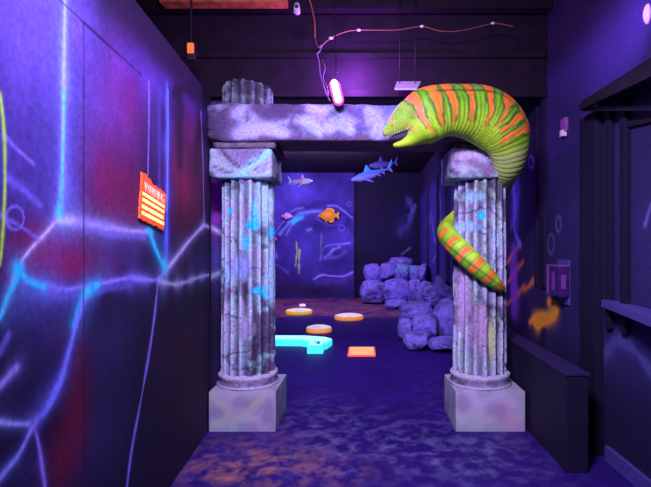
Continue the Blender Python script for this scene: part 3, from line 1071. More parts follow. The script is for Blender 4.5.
body += [hel(-28, 1.70, .084), hel(2, 1.645, .086), hel(22, 1.585, .087), hel(42, 1.51, .088), hel(62, 1.415, .087), hel(80, 1.33, .078), hel(97, 1.255, .062),
         hel(112, 1.205, .046), hel(124, 1.175, .030), hel(133, 1.165, .014)]
CL = catmull(body, 900)
CL[:, 3] = np.maximum(CL[:, 3], .008)
seg = np.linalg.norm(np.diff(CL[:, :3], axis=0), axis=1)
SL = np.concatenate([[0], np.cumsum(seg)])
Tn = np.gradient(CL[:, :3], axis=0)
Tn /= np.linalg.norm(Tn, axis=1, keepdims=True)
# dorsal frame by transport, starting with 'up'
D = np.zeros_like(Tn)
d = np.array((0.0, -.05, 1.0))
for i in range(len(Tn)):
    d = d - Tn[i] * d.dot(Tn[i]); d /= np.linalg.norm(d)
    D[i] = d
Sd = np.cross(Tn, D)
LAT = np.interp(SL, [0, .25, .6, SL[-1] * .5], [.74, .78, .86, 1.0])


def sweep(cl, tn, dd, ss, lat, n=40):
    k = len(cl)
    a = np.linspace(0, 2 * PI, n, endpoint=False)
    P = np.zeros((k, n, 3))
    for j, t in enumerate(a):
        P[:, j] = cl[:, :3] + (dd * math.cos(t) + ss * (math.sin(t) * lat)[:, None] if hasattr(lat, '__len__') else dd * math.cos(t) + ss * math.sin(t) * lat) * cl[:, 3:4]
    return P


def add_sweep(bm, P):
    rings = [[bm.verts.new(p) for p in row] for row in P]
    n = len(rings[0])
    for a, b_ in zip(rings, rings[1:]):
        for k in range(n):
            bm.faces.new((a[k], a[(k + 1) % n], b_[(k + 1) % n], b_[k]))
    bm.faces.new(rings[0][::-1]); bm.faces.new(rings[-1])


bm = bmesh.new()
sub = np.arange(0, 900, 6)
sub = np.append(sub, 899)
P = np.stack([CL[sub, None, :3] + (D[sub, None] * np.cos(a)[None, :, None] + Sd[sub, None] * (np.sin(a)[None, :] * LAT[sub, None])[..., None]) * CL[sub, None, 3:4]
              for a in [np.linspace(0, 2 * PI, 40, endpoint=False)]], 0)[0]
add_sweep(bm, P)


def jaw(ctrl, lat, yoff=0.0):
    cl = catmull([E(*c_) for c_ in ctrl], 40)
    cl[:, 1] += yoff
    tn = np.gradient(cl[:, :3], axis=0); tn /= np.linalg.norm(tn, axis=1, keepdims=True)
    dd = np.zeros_like(tn); q = np.array((0., 0., 1.))
    for i in range(len(tn)):
        q = q - tn[i] * q.dot(tn[i]); q /= np.linalg.norm(q); dd[i] = q
    ss = np.cross(tn, dd)
    # rounded snout
    a = np.linspace(0, 2 * PI, 28, endpoint=False)
    P = cl[:, None, :3] + (dd[:, None] * np.cos(a)[None, :, None] + ss[:, None] * (np.sin(a) * lat)[None, :, None]) * cl[:, None, 3:4]
    add_sweep(bm, P)


YH = 3.585
jaw([(382.5, 134.0, YH, 2.0), (384, 133.3, YH, 3.8), (388, 131.0, YH, 5.6), (394, 126.4, YH, 8.8), (401, 120.6, YH, 12), (409, 115.0, YH, 15.5), (418, 114, YH, 21), (428, 114, YH, 22)], .86)
jaw([(392.8, 145.6, YH, 1.4), (395, 145.2, YH, 2.6), (400, 144.4, YH, 3.4), (406, 142.4, YH, 5.0), (412, 139.0, YH, 7.8), (420, 131.5, YH, 15), (429, 126, YH, 17)], 1.25)
bmesh.ops.recalc_face_normals(bm, faces=bm.faces[:])
me = bpy.data.meshes.new('eel_raw')
bm.to_mesh(me); bm.free()
tmp = bpy.data.objects.new('tmp', me)
C.objects.link(tmp)
md = tmp.modifiers.new('r', 'REMESH')
md.mode = 'VOXEL'
md.voxel_size = .0095
ms = tmp.modifiers.new('s', 'SMOOTH')
ms.factor = .5
ms.iterations = 3
bpy.context.view_layer.update()
dg = bpy.context.evaluated_depsgraph_get()
me = bpy.data.meshes.new_from_object(tmp.evaluated_get(dg))
bpy.data.objects.remove(tmp)
v = verts_of(me)
# nearest centre-line sample
best = np.zeros(len(v), int); bd = np.full(len(v), 1e9)
for i0 in range(0, 900, 3):
    dd_ = ((v - CL[i0, :3]) ** 2).sum(1) - 0.0
    m_ = dd_ < bd
    bd[m_] = dd_[m_]; best[m_] = i0
ci = CL[best]
rel = v - ci[:, :3]
hx_ = (rel * D[best]).sum(1) / ci[:, 3]
sx_ = (rel * Sd[best]).sum(1) / ci[:, 3]
tx_ = (rel * Tn[best]).sum(1)
s = SL[best] + tx_
ang = np.arctan2(sx_, hx_)         # 0 at dorsal
nr = rel / np.maximum(np.linalg.norm(rel, axis=1, keepdims=True), 1e-6)
front = np.clip((s - .10) / .08, 0, 1) * np.clip((1.55 - s) / .3, 0, 1)
crease = (0.5 + 0.5 * np.cos(2 * PI * (s + .02 * fbm(s * 6, ang * 1.5, 0.0)) / .034)) ** 4
belly = np.clip((.50 - hx_) / .3, 0, 1)
v2 = v - nr * (crease * .0045 * front * belly)[:, None]
dl = np.exp(-((hx_ - .66) / .05) ** 2) * np.clip((s - .12) / .1, 0, 1) * np.clip((1.7 - s) / .3, 0, 1)   # fin fold line
v2 -= nr * (dl * .010)[:, None]
v2 += nr * (np.clip((hx_ - .72) / .2, 0, 1) * .010 * np.clip((s - .15) / .15, 0, 1) * np.clip((1.7 - s) / .3, 0, 1))[:, None]
set_verts(me, v2)
# paint
GREEN = np.array((0.20, 0.60, 0.012))
YEL = np.array((0.52, 0.95, 0.03))
ORG = np.array((1.0, 0.22, 0.02))
DRK = np.array((0.05, 0.035, 0.03))
nA = fbm(v[:, 0] * 22, v[:, 1] * 22, v[:, 2] * 22, 4)
nB = fbm(v[:, 0] * 9 + 4, v[:, 1] * 9, v[:, 2] * 9, 3)
c = GREEN * (.62 + .5 * nB)[:, None] + (YEL - GREEN) * (np.clip((.25 - hx_) / .8, 0, 1) * .8 + .3 * (nB - .4))[:, None]
c *= (.8 + .4 * nA)[:, None]
c *= (1 - .62 * crease * front * np.clip(belly + .3 * (hx_ < .7), 0, 1))[:, None]
ds = s + .035 * (nB - .5) * 2 + .02 * (nA - .5)
bands = [.035, .150, .250, .40, .565, .70, .80, .88]
hw = np.interp(hx_, [-1, -.4, .2, .75, 1], [.004, .014, .021, .032, .044])
band = np.full(len(v), 1e9)
for b0 in bands:
    band = np.minimum(band, np.abs(ds + .05 * (1 - hx_) * (b0 > .5) * (b0 - .5) - b0) - hw)
lim = hx_ > (-.62 + .5 * (nB - .5))
s2 = s - 1.55
tb = np.abs(((s2 / .125) % 1.0) - .5) * .125 - .024
tail = s > 1.5
band = np.where(tail, tb + .006 * (nA - .5), band)
outw = np.stack([ci[:, 0] - 1.02, ci[:, 1] - 4.15, np.zeros(len(v))], -1)
outw /= np.linalg.norm(outw, axis=1, keepdims=True)
upv = np.cross(Tn[best], outw)
at_o = np.arctan2((rel * upv).sum(1), (rel * outw).sum(1))
lim = np.where(tail, np.abs(at_o) < 1.25 + .5 * (nB - .5), lim)
ko = np.clip(-band / .004, 0, 1) * lim
kd = np.clip(1 - np.abs(band - .009) / .014, 0, 1) * lim * np.where(tail, .5, .95) * (.35 + 1.1 * nB)
kd = np.clip(kd, 0, .92)
c = c * (1 - kd[:, None]) + DRK * kd[:, None]
c = c * (1 - ko[:, None]) + (ORG * (.75 + .5 * nA)[:, None]) * ko[:, None]
k = (np.clip(dl, 0, 1) * .85)[:, None]
c = c * (1 - k) + DRK * k
# dark blotches along the back
top = np.clip((hx_ - .70) / .1, 0, 1) * (s > .15) * (~tail)
k = (top * np.clip((nB - .50) * 9, 0, 1) * .65)[:, None]
c = c * (1 - k) + np.array((.16, .10, .13)) * k
# tail mid line
k = (np.exp(-((at_o - .1) / .10) ** 2) * tail * .8)[:, None]
c = c * (1 - k) + DRK * k
# pale plain patch where the body drops behind the column
k = (np.clip((s - .93) / .06, 0, 1) * np.clip((1.5 - s) / .2, 0, 1) * .85)[:, None]
c = c * (1 - k) + np.array((.48, .62, .16)) * k
# head: speckles, orange cheek, dark mouth
hd = s < .075
sp_ = np.clip((fbm(v[:, 0] * 60, v[:, 1] * 60, v[:, 2] * 60, 2) - .60) * 14, 0, 1) * (s < .04) * (hx_ > -.4)
c = c * (1 - .8 * sp_[:, None]) + np.array((.9, .12, .25)) * .8 * sp_[:, None]
# mouth wedge, defined in the head's own side plane
Xm, Zm = v[:, 0], v[:, 2]
a_ = at(383, 138.4, YH); b__ = at(413.5, 128.5, YH); c_ = at(393, 141.6, YH)
up_l = a_.z + (Xm - a_.x) * (b__.z - a_.z) / (b__.x - a_.x)
lo_l = c_.z + (Xm - c_.x) * (b__.z - c_.z) / (b__.x - c_.x)
km = np.clip((up_l - Zm) / .004 + .2, 0, 1) * np.clip((Zm - lo_l) / .004 + .2, 0, 1) * (Xm < b__.x + .01)
c = c * (1 - .95 * km[:, None]) + np.array((.03, .008, .03)) * .95 * km[:, None]
set_paint(me, c)
eel = link('moray_eel', me, M['eel'])
tag(eel, 'giant green eel with orange bands draped over the lintel and right column', 'eel')
q = catmull([E(*c_) for c_ in [(389, 138.6, 3.585, 1.0), (394, 137.6, 3.585, 3.2), (401, 136.0, 3.585, 5.2), (408, 133.5, 3.585, 7.5), (416, 129, 3.585, 9)]], 24)
bm2 = bm; bm = bmesh.new()
dd = np.tile(np.array((.28, 0, .96)), (24, 1)); ss = np.tile(np.array((0, 1., 0)), (24, 1))
a = np.linspace(0, 2 * PI, 20, endpoint=False)
add_sweep(bm, q[:, None, :3] + (dd[:, None] * np.cos(a)[None, :, None] + ss[:, None] * (np.sin(a) * .55)[None, :, None]) * q[:, None, 3:4])
e = bpy.data.meshes.new('mouth_lining'); bm.to_mesh(e); bm.free()
link('mouth_lining', e, mat('mouth_paint', (.02, .006, .03), .6), eel)
# eyes, nostril tubes and teeth
for sgn in (-1, 1):
    bm = bmesh.new()
    bmesh.ops.create_uvsphere(bm, u_segments=16, v_segments=10, radius=.012)
    e = bpy.data.meshes.new('eye'); bm.to_mesh(e); bm.free()
    p = at(391.5, 126.5, YH)
    o = link('eye', e, mat('eye_paint_%d' % sgn, (1.0, .25, .12), .15), eel)
    o.location = (p.x, YH + sgn * .052, p.z)
for k in range(9):
    px = 387 + k * 2.4
    zt = at(px, 138.4 - (px - 383) * .325 - .3, YH)
    for sgn in (-1, 1):
        tm = tube_mesh([(zt.x, YH + sgn * (.022 + .004 * k), zt.z + .004), (zt.x, YH + sgn * (.022 + .004 * k), zt.z - .010)], [.003, .0006], 6, 'tooth')
        link('tooth', tm, M['white'], eel)


# ================================================================== ROCKS
def rock(cx, cy, cz, sx, sy, sz, seed, label, grp, tint=None):
    bm = bmesh.new()
    bmesh.ops.create_icosphere(bm, subdivisions=5, radius=1)
    me = bpy.data.meshes.new('boulder'); bm.to_mesh(me); bm.free()
    v = verts_of(me)
    rnd = np.random.RandomState(seed)
    # faceted by random cut planes, then roughened
    u = v / np.maximum(np.abs(v).max(1, keepdims=True), 1e-6) * .38 + v * .62
    for k in range(8):
        nrm = rnd.normal(size=3); nrm /= np.linalg.norm(nrm)
        h = rnd.uniform(.74, 1.0)
        dd_ = u @ nrm - h
        u = u - np.maximum(dd_, 0)[:, None] * nrm * .75
    n_ = fbm(u[:, 0] * 2 + seed * 1.3, u[:, 1] * 2, u[:, 2] * 2, 4) - .5
    n2_ = fbm(u[:, 0] * 6 + seed, u[:, 1] * 6, u[:, 2] * 6, 3) - .5
    crack = np.clip(1 - np.abs(fbm(u[:, 0] * 1.2 + seed, u[:, 1] * 1.2, u[:, 2] * 2.2, 3) - .5) * 36, 0, 1)
    u = u * (1 + .16 * n_ + .06 * n2_ - .05 * crack)[:, None]
    mn_, mx_ = u.min(0), u.max(0)
    u = (u - (mn_ + mx_) / 2) / ((mx_ - mn_) / 2)
    a = rnd.uniform(-.3, .3)
    set_verts(me, u * np.array((sx, sy, sz)))
    c = np.tile(np.array((.20, .17, .60)), (len(v), 1))
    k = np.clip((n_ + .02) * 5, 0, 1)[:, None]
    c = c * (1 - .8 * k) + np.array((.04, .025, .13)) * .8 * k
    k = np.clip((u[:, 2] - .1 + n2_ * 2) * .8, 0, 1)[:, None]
    c = c * (1 - .5 * k) + np.array((.36, .30, .80)) * .5 * k  # lilac highlight painted on the upper side
    c = c * (1 - .75 * crack[:, None])
    if tint:
        k = (np.clip((u[:, 2] - .35 + n2_ * 3) * 2, 0, 1) * np.clip((n2_ + .10) * 6, 0, 1))[:, None] * .8
        c = c * (1 - k) + np.array(tint) * k
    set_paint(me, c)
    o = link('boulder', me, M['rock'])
    o.location = (cx, cy, cz)
    o.rotation_euler = (0, 0, a)
    tag(o, label, 'boulder', grp)
    return o


def rockpx(x0, y0, x1, y1, Y, dy, label, grp, seed, tint=None, ground=False):
    dy = min(dy, .42)
    a, b_ = at(x0, y0, Y), at(x1, y1, Y)
    b_.x = min(b_.x, 1.66)
    zb = b_.z
    if ground:
        zb = 0
    return rock((a.x + b_.x) / 2, Y + dy * .3, (a.z + zb) / 2, abs(b_.x - a.x) / 2 * 1.05, dy, (a.z - zb) / 2 * 1.05, seed, label, grp, tint)


GA = 'boulders heaped in the far corner of the room'
GB = 'boulders heaped beside the right column'
rockpx(360, 281, 391, 303, 13.1, .62, 'long low violet boulder at the left foot of the far heap', GA, 1, ground=True)
rockpx(383, 279, 412, 303, 12.8, .62, 'broad blue violet boulder at the middle foot of the far heap', GA, 2, ground=True)
rockpx(385, 300, 407, 309, 12.1, .40, 'flat violet slab lying in front of the far heap', GA, 3, ground=True)
rockpx(364, 264, 383, 284, 13.7, .5, 'dark squarish boulder on the left shoulder of the far heap', GA, 4)
rockpx(380, 263, 398, 282, 13.6, .5, 'dim rounded boulder behind the centre of the far heap', GA, 5)
rockpx(388, 257, 414, 270, 13.8, .5, 'wide thin boulder capping the far heap', GA, 6)
rockpx(395, 264, 409, 284, 13.2, .42, 'upright boulder with a green painted top in the far heap', GA, 7, (.10, .62, .45))
rockpx(407, 266, 423, 284, 13.1, .42, 'rounded boulder with pale green specks in the far heap', GA, 8, (.12, .50, .42))
rockpx(409, 280, 425, 305, 12.3, .5, 'tall dark boulder at the right foot of the far heap', GA, 9, ground=True)
rockpx(421, 264, 438, 285, 12.2, .45, 'rounded boulder high at the right end of the far heap', GA, 10)
rockpx(420, 282, 441, 312, 11.4, .5, 'big dark boulder joining the far heap to the near heap', GA, 11, ground=True)
rockpx(423, 283, 457, 307, 8.6, .55, 'large pale boulder on top of the near heap', GB, 12)
rockpx(436, 276, 460, 294, 9.2, .5, 'dull boulder behind the top of the near heap', GB, 13)
rockpx(400, 302, 434, 323, 8.1, .42, 'wedge shaped boulder jutting left from the near heap', GB, 14)
rockpx(398, 318, 418, 341, 7.85, .32, 'small dark boulder under the wedge shaped one in the near heap', GB, 15, ground=True)
rockpx(412, 314, 439, 340, 7.5, .35, 'slanted violet boulder in the middle of the near heap', GB, 16)
rockpx(404, 333, 432, 357, 7.1, .30, 'lowest boulder at the front left foot of the near heap', GB, 17, ground=True)
rockpx(432, 300, 466, 345, 7.8, .42, 'tall boulder beside the right column shaft in the near heap', GB, 18)
rockpx(429, 338, 462, 361, 6.95, .30, 'dark boulder at the front right foot of the near heap', GB, 19, ground=True)
# hidden support of the near heap
rockpx(424, 306, 462, 345, 8.8, .55, 'deep violet boulder buried behind the near heap', GB, 20, ground=True)


# ================================================================== FLOOR PIECES
def disc(px, py, r, label, rim_m, seed):
    x, y = fp(px, py)
    root = empty('stepping_disc', (x, y, 0), label, 'stepping disc', 'round stepping discs on the floor')
    prof = [(0, 0), (r * .96, 0), (r, .02), (r, .062), (r * .97, .076), (r * .93, .080)]
    T = np.linspace(0, 2 * PI, 64, endpoint=False)
    P = np.zeros((64, len(prof), 3))
    for j, (rr, z) in enumerate(prof):
        P[:, j] = np.stack([rr * np.cos(T), rr * np.sin(T), np.full(64, z)], -1)
    link('rim', grid_mesh(P, True, 'rim'), rim_m, root)
    rs = np.linspace(0, r * .935, 30)
    P = np.stack([rs[None, :] * np.cos(T)[:, None], rs[None, :] * np.sin(T)[:, None], np.broadcast_to(.080 + .045 * (1 - (rs / r) ** 2), (64, 30))], -1)
    mt = grid_mesh(P, True, 'top_face')
    v = verts_of(mt)
    c = np.tile(np.array((1.0, .92, .80)), (len(v), 1))
    n_ = fbm(v[:, 0] * 5 + seed, v[:, 1] * 5, 0, 3)
    n2_ = fbm(v[:, 0] * 6 - seed, v[:, 1] * 6, 3, 3)
    n3_ = fbm(v[:, 0] * 7 + seed * 2, v[:, 1] * 7, 8, 3)
    for n__, cc in ((n_, (.15, .28, 1.0)), (n2_, (1.0, .45, .25)), (n3_, (.25, .8, .9))):
        k = np.clip((n__ - .57) * 22, 0, 1)[:, None]
        c = c * (1 - k) + np.array(cc) * k
    set_paint(mt, c)
    link('top_face', mt, M['disctop'], root)
    return root


disc(299, 313.5, .315, 'paint splashed round disc with a yellow rim, farthest left of the discs', M['discrim_y'], 1)
disc(349, 319, .315, 'paint splashed round disc with an orange rim, nearest the rocks', M['discrim_o'], 2)
disc(319, 331.5, .235, 'small paint splashed disc nearest the glowing cyan rail', M['discrim_o'], 5)
# white cup on the floor beyond the discs
x, y = fp(302.5, 306)
bm = bmesh.new()
bmesh.ops.create_cone(bm, cap_ends=True, segments=24, radius1=.09, radius2=.08, depth=.05)
me = bpy.data.meshes.new('floor_cup'); bm.to_mesh(me); bm.free()
o = link('floor_light', me, mat('white_glow', (1, .9, 1), .5, emit=(.9, .6, 1.0), estr=.6), smooth=False)
o.location = (x, y, .025)
tag(o, 'tiny white puck on the floor behind the yellow rimmed disc', 'puck')

# glowing cyan rail and its numbered end block
def on_floor_poly(name, pts, h, m, parent, mtop=None, r=.0):
    bm = bmesh.new()
    lo = [bm.verts.new((p[0], p[1], 0)) for p in pts]
    hi_ = [bm.verts.new((p[0], p[1], h)) for p in pts]
    n = len(pts)
    for i in range(n):
        bm.faces.new((lo[i], lo[(i + 1) % n], hi_[(i + 1) % n], hi_[i]))
    bm.faces.new(hi_); bm.faces.new(lo[::-1])
    bmesh.ops.recalc_face_normals(bm, faces=bm.faces[:])
    bmesh.ops.bevel(bm, geom=[e for e in bm.edges if abs(e.verts[0].co.z - e.verts[1].co.z) < 1e-5 and e.verts[0].co.z > h / 2], offset=.012, segments=2, affect='EDGES')
    me = bpy.data.meshes.new(name); bm.to_mesh(me); bm.free()
    o = link(name, me, m, parent, smooth=False)
    if mtop:
        me.materials.append(mtop)
        for p in me.polygons:
            if p.normal.z > .5:
                p.material_index = 1
    return o


rail = empty('course_rail', (-1.3, 7.6, 0), 'glowing cyan rail running in from the left along the floor', 'course rail')
pts = [(-3.1, 7.40), (-.98, 7.33), (-.62, 7.02), (-.56, 7.12), (-.50, 7.40), (-.62, 7.56), (-.95, 7.68), (-3.1, 7.74)]
pts = [(p[0] + 1.3, p[1] - 7.6) for p in pts]
on_floor_poly('rail_bar', pts, .105, M['cyan'], rail, M['cyantop'])
bx0, by0 = fp(307, 354); bx1, _ = fp(323, 354)
nb = empty('number_block', ((bx0 + bx1) / 2, by0 + .2, 0), 'small glowing cyan block marked with the number 3 at the rail end', 'number block')
bw_ = (bx1 - bx0)
box('block_body', (-bw_ / 2, -.2, 0), (bw_ / 2, .10, .125), M['cyan'], nb, bevel=.01)
box('block_top', (-bw_ / 2 + .012, -.188, .125), (bw_ / 2 - .012, .088, .129), M['cyantop'], nb)
tm = text_mesh('3', .40, .001)
o = link('number', tm, M['glyph'], nb, smooth=False)
o.location = (0, -.05, .131)
o.scale = (.9, .8, 1)

x0, y0 = fp(347.6, 356.5); x1, _ = fp(375.6, 356.5); _, y1 = fp(360, 348)
tee = empty('tee_mat', ((x0 + x1) / 2, (y0 + y1) / 2, 0), 'glowing coral rectangular tee mat with a red edge on the dark floor', 'tee mat')
hx, hy = (x1 - x0) / 2, (y1 - y0) / 2
box('mat_rim', (-hx, -hy, 0), (hx, hy, .018), M['redglow'], tee, bevel=.004)
box('mat_face', (-hx + .022, -hy + .03, .018), (hx - .022, hy - .03, .023), M['tee'], tee)


# ================================================================== FISH AND SHARKS
def loft_body(stations, n=18):
    """stations: (x, zc, half_height, half_width) -> closed mesh grid"""
    st = catmull(stations, 34)
    a = np.linspace(0, 2 * PI, n, endpoint=False)
    P = np.zeros((n, len(st), 3))
    for j, (x_, zc, hh, hw_) in enumerate(st):
        hh = max(hh, .0015); hw_ = max(hw_, .001)
        P[:, j] = np.stack([np.full(n, x_), hw_ * np.sin(a), zc + hh * np.cos(a)], -1)
    return grid_mesh(P, True, 'body')


def fin_mesh(pts, thick, origin=(0, 0, 0), axis='y'):
    """pts in the (x, z) plane, extruded with a taper towards its rim"""
    bm = bmesh.new()
    cx_ = sum(p[0] for p in pts) / len(pts); cz_ = sum(p[1] for p in pts) / len(pts)
    rim = [bm.verts.new((p[0], 0, p[1])) for p in pts]
    rim2 = [bm.verts.new((cx_ + (p[0] - cx_) * .55, thick / 2, cz_ + (p[1] - cz_) * .55)) for p in pts]
    rim3 = [bm.verts.new((cx_ + (p[0] - cx_) * .55, -thick / 2, cz_ + (p[1] - cz_) * .55)) for p in pts]
    n = len(pts)
    for i in range(n):
        j = (i + 1) % n
        bm.faces.new((rim[i], rim[j], rim2[j], rim2[i]))
        bm.faces.new((rim[j], rim[i], rim3[i], rim3[j]))
    bm.faces.new(rim2); bm.faces.new(rim3[::-1])
    bmesh.ops.recalc_face_normals(bm, faces=bm.faces[:])
    me = bpy.data.meshes.new('fin'); bm.to_mesh(me); bm.free()
    return me


def shark(px, py, Y, length, facing, yaw, tilt, top, flank, belly_c, label, patch=None):
    p = at(px, py, Y)
    s_ = length
    root = empty('hanging_shark', p, label, 'shark', 'model sharks hanging beyond the lintel')
    st = [(-.50, .0, .012, .010), (-.47, -.002, .034, .034), (-.40, -.006, .062, .060), (-.28, -.008, .092, .082), (-.12, -.006, .105, .088), (.06, 0, .090, .070),
          (.24, .008, .052, .040), (.38, .016, .026, .020), (.46, .022, .020, .010)]
    me = loft_body([tuple(q * s_ for q in r) for r in st], 24)
    v = verts_of(me)

    def paint(me_, fin=False):
        vv = verts_of(me_)
        h = vv[:, 2] / s_
        k = np.clip((h + .035) / .05, 0, 1)[:, None]
        cc = np.array(belly_c) * (1 - k) + np.array(flank) * k
        k = np.clip((h - .03) / .05, 0, 1)[:, None]
        cc = cc * (1 - k) + np.array(top) * k
        if patch:
            k = np.exp(-((vv[:, 0] / s_ - patch[0]) / .13) ** 2 - ((h - .03) / .09) ** 2)[:, None]
            cc = cc * (1 - k) + np.array(patch[1]) * k
        if not fin:
            k = (np.exp(-((h + .045) / .008) ** 2) * (vv[:, 0] < -.33 * s_) * (vv[:, 0] > -.47 * s_) * .85)[:, None]
            cc = cc * (1 - k) + np.array((.03, .01, .06)) * k
        set_paint(me_, cc)

    paint(me)
    parts = [('body', me)]
    fins = [('dorsal_fin', [(-.16, .085), (-.06, .24), (-.03, .23), (.0, .15), (.04, .085), (-.05, .07)], (0, 0, 0)),
            ('second_dorsal_fin', [(.24, .045), (.30, .10), (.315, .05), (.28, .035)], (0, 0, 0)),
            ('tail_fin', [(.40, .03), (.50, .13), (.60, .23), (.555, .10), (.50, .03), (.53, -.09), (.46, -.03), (.42, .0)], (0, 0, 0)),
            ('anal_fin', [(.26, -.03), (.32, -.085), (.34, -.02), (.30, -.01)], (0, 0, 0))]
    for nm, pp, _ in fins:
        fme = fin_mesh([(q[0] * s_, q[1] * s_) for q in pp], .022 * s_)
        paint(fme, True)
        parts.append((nm, fme))
    for nm, me_ in parts:
        link(nm, me_, M['fish'], root, smooth=(nm == 'body'))
    for sgn in (-1, 1):
        fme = fin_mesh([(q[0] * s_, q[1] * s_) for q in [(-.24, 0), (-.14, -.02), (-.05, -.24), (-.10, -.22), (-.20, -.09)]], .02 * s_)
        set_paint(fme, np.tile(np.array(flank) * .9, (len(fme.vertices), 1)))
        o = link('pectoral_fin', fme, M['fish'], root, smooth=False)
        o.location = (0, sgn * .05 * s_, -.045 * s_)
        o.rotation_euler = (math.radians(52) * sgn, 0, 0)
        fme = fin_mesh([(q[0] * s_, q[1] * s_) for q in [(.10, 0), (.17, 0), (.21, -.10), (.15, -.07)]], .014 * s_)
        set_paint(fme, np.tile(np.array(flank) * .8, (len(fme.vertices), 1)))
        o = link('pelvic_fin', fme, M['fish'], root, smooth=False)
        o.location = (0, sgn * .03 * s_, -.035 * s_)
        o.rotation_euler = (math.radians(45) * sgn, 0, 0)
        bm = bmesh.new(); bmesh.ops.create_uvsphere(bm, u_segments=10, v_segments=8, radius=.009 * s_)
        e = bpy.data.meshes.new('eye'); bm.to_mesh(e); bm.free()
        o = link('eye', e, M['black'], root)
        o.location = (-.405 * s_, sgn * .053 * s_, .012 * s_)
    th_ = tube_mesh([(0, 0, .08 * s_), (0, 0, .081 * s_)], .001)
    root.rotation_euler = (0, tilt, yaw)
    R = root.rotation_euler.to_matrix()
    base = R.inverted() @ Vector((0, 0, 3.9 - p.z))
    a0 = Vector((-.02 * s_, 0, .09 * s_))
    link('hanging_thread', tube_mesh([a0, a0.lerp(base, .5), base], .0022, 5), M['thread'], root)
    return root


shark(371, 174.5, 8.0, .74, -1, .25, math.radians(-17), (.07, .34, .95), (.10, .20, .62), (.26, .24, .62),
      'blue shark with a pale snout hanging nearest, heading left below the lintel')
shark(383, 164.5, 8.8, .66, -1, .62, math.radians(-10), (.16, .13, .58), (.18, .15, .60), (.26, .22, .60),
      'dim violet shark hanging just behind and above the blue shark')
shark(301, 181.5, 9.0, .60, 1, PI - .62, math.radians(-2), (.75, .9, 1.0), (.9, 1.0, 1.0), (1.0, 1.0, 1.0),
      'pale lilac shark with a pink back hanging in front of the blue mural', patch=(-.05, (1.0, .40, 1.0)))


def reef_fish(px, py, length, height, facing, colr, fin_c, stripe, label, part_name='body'):
    Y = 14.42
    p = at(px, py, Y)
    L_, H = length, height
    root = empty('reef_fish', p, label, 'fish', 'model reef fish on the back mural')
    st = [(-.50, -.02, .01, .006), (-.44, -.02, .07, .03), (-.30, 0, .24, .08), (-.08, .02, .42, .12), (.12, .02, .40, .10), (.28, .0, .22, .05), (.36, 0, .09, .02), (.38, 0, .08, .012)]
    me = loft_body([(a * L_ * facing, b_ * H, c_ * H, d_ * L_) for a, b_, c_, d_ in st], 20)
    v = verts_of(me)
    c = np.tile(np.array(colr, float), (len(v), 1))
    k = (np.clip(1 - np.abs(np.hypot(v[:, 0] / L_ + .02 * facing, v[:, 2] / H * .8 - .02) - .20) / .03, 0, 1) * stripe)[:, None]
    c = c * (1 - k) + np.array(fin_c) * .5 * k
    k = np.clip(1 - np.abs(v[:, 0] / L_ * facing + .33) / .03, 0, 1)[:, None] * stripe
    c = c * (1 - k) + np.array((.5, .08, .02)) * k
    set_paint(me, c)
    link('body', me, M['fish'], root)
    for nm, pp in (('dorsal_fin', [(-.22, .26), (-.08, .50), (.12, .52), (.27, .42), (.26, .18), (.05, .34)]),
                   ('anal_fin', [(-.05, -.34), (.06, -.50), (.22, -.48), (.28, -.18), (.12, -.28)]),
                   ('tail_fin', [(.35, .07), (.44, .22), (.50, .26), (.47, .0), (.50, -.26), (.44, -.22), (.35, -.07)]),
                   ('pelvic_fin', [(-.20, -.26), (-.10, -.34), (-.06, -.52), (-.14, -.42)])):
        f = fin_mesh([(q[0] * L_ * facing, q[1] * H) for q in pp], .03 * L_)
        set_paint(f, np.tile(np.array(fin_c), (len(f.vertices), 1)))
        link(nm, f, M['fish'], root, smooth=False)
    bm = bmesh.new(); bmesh.ops.create_uvsphere(bm, u_segments=10, v_segments=8, radius=.022 * L_)
    e = bpy.data.meshes.new('eye'); bm.to_mesh(e); bm.free()
    o = link('eye', e, M['black'], root); o.location = (-.37 * L_ * facing, -.055 * L_, .04 * H)
    link('wall_peg', tube_mesh([(0, .06 * L_, 0), (0, YB - Y, 0)], .012, 8), M['black'], root)
    return root


reef_fish(328.5, 215.5, .66, .44, 1, (1.0, .40, .02), (1.0, .55, .03), .7, 'bright orange disc shaped fish on the blue mural')
reef_fish(287.5, 216, .34, .20, -1, (.95, .42, .80), (.9, .40, .85), 0, 'small pink fish left of the orange fish on the mural')
reef_fish(272.5, 239, .30, .22, -1, (1.0, .05, .20), (1.0, .12, .20), 0, 'small red fish at the edge of the left column')


# ================================================================== WARNING SIGN ON THE LEFT WALL
sa, sb = lw(137.4, 196), lw(164.2, 210)
Yc, Zc = (sa[0] + sb[0]) / 2, 1.765
SW, SH = (sb[0] - sa[0]) * .94, .245
ang_w = math.atan2(-0.069, 1.0)
sign = empty('warning_sign', (lw_x(Yc), Yc, Zc), 'ragged orange warning board with cream lettering on the left mural', 'warning sign')
# local frame: x along wall (to the far end), y up, z out of the wall
ux = Vector((-0.069, 1, 0)).normalized(); uy = Vector((0, 0, 1)); uz = ux.cross(uy)
Rm = Matrix((ux, uy, uz)).transposed()
sign.rotation_euler = (Rm @ Matrix.Rotation(math.radians(-7.5), 3, 'Z')).to_euler()
rnd = random.Random(3)
outline = []


def edge(a, b_, n, amp):
    for i in range(n):
        t = i / n
        outline.append((a[0] + (b_[0] - a[0]) * t + rnd.uniform(-amp, amp), a[1] + (b_[1] - a[1]) * t + rnd.uniform(-amp, amp)))


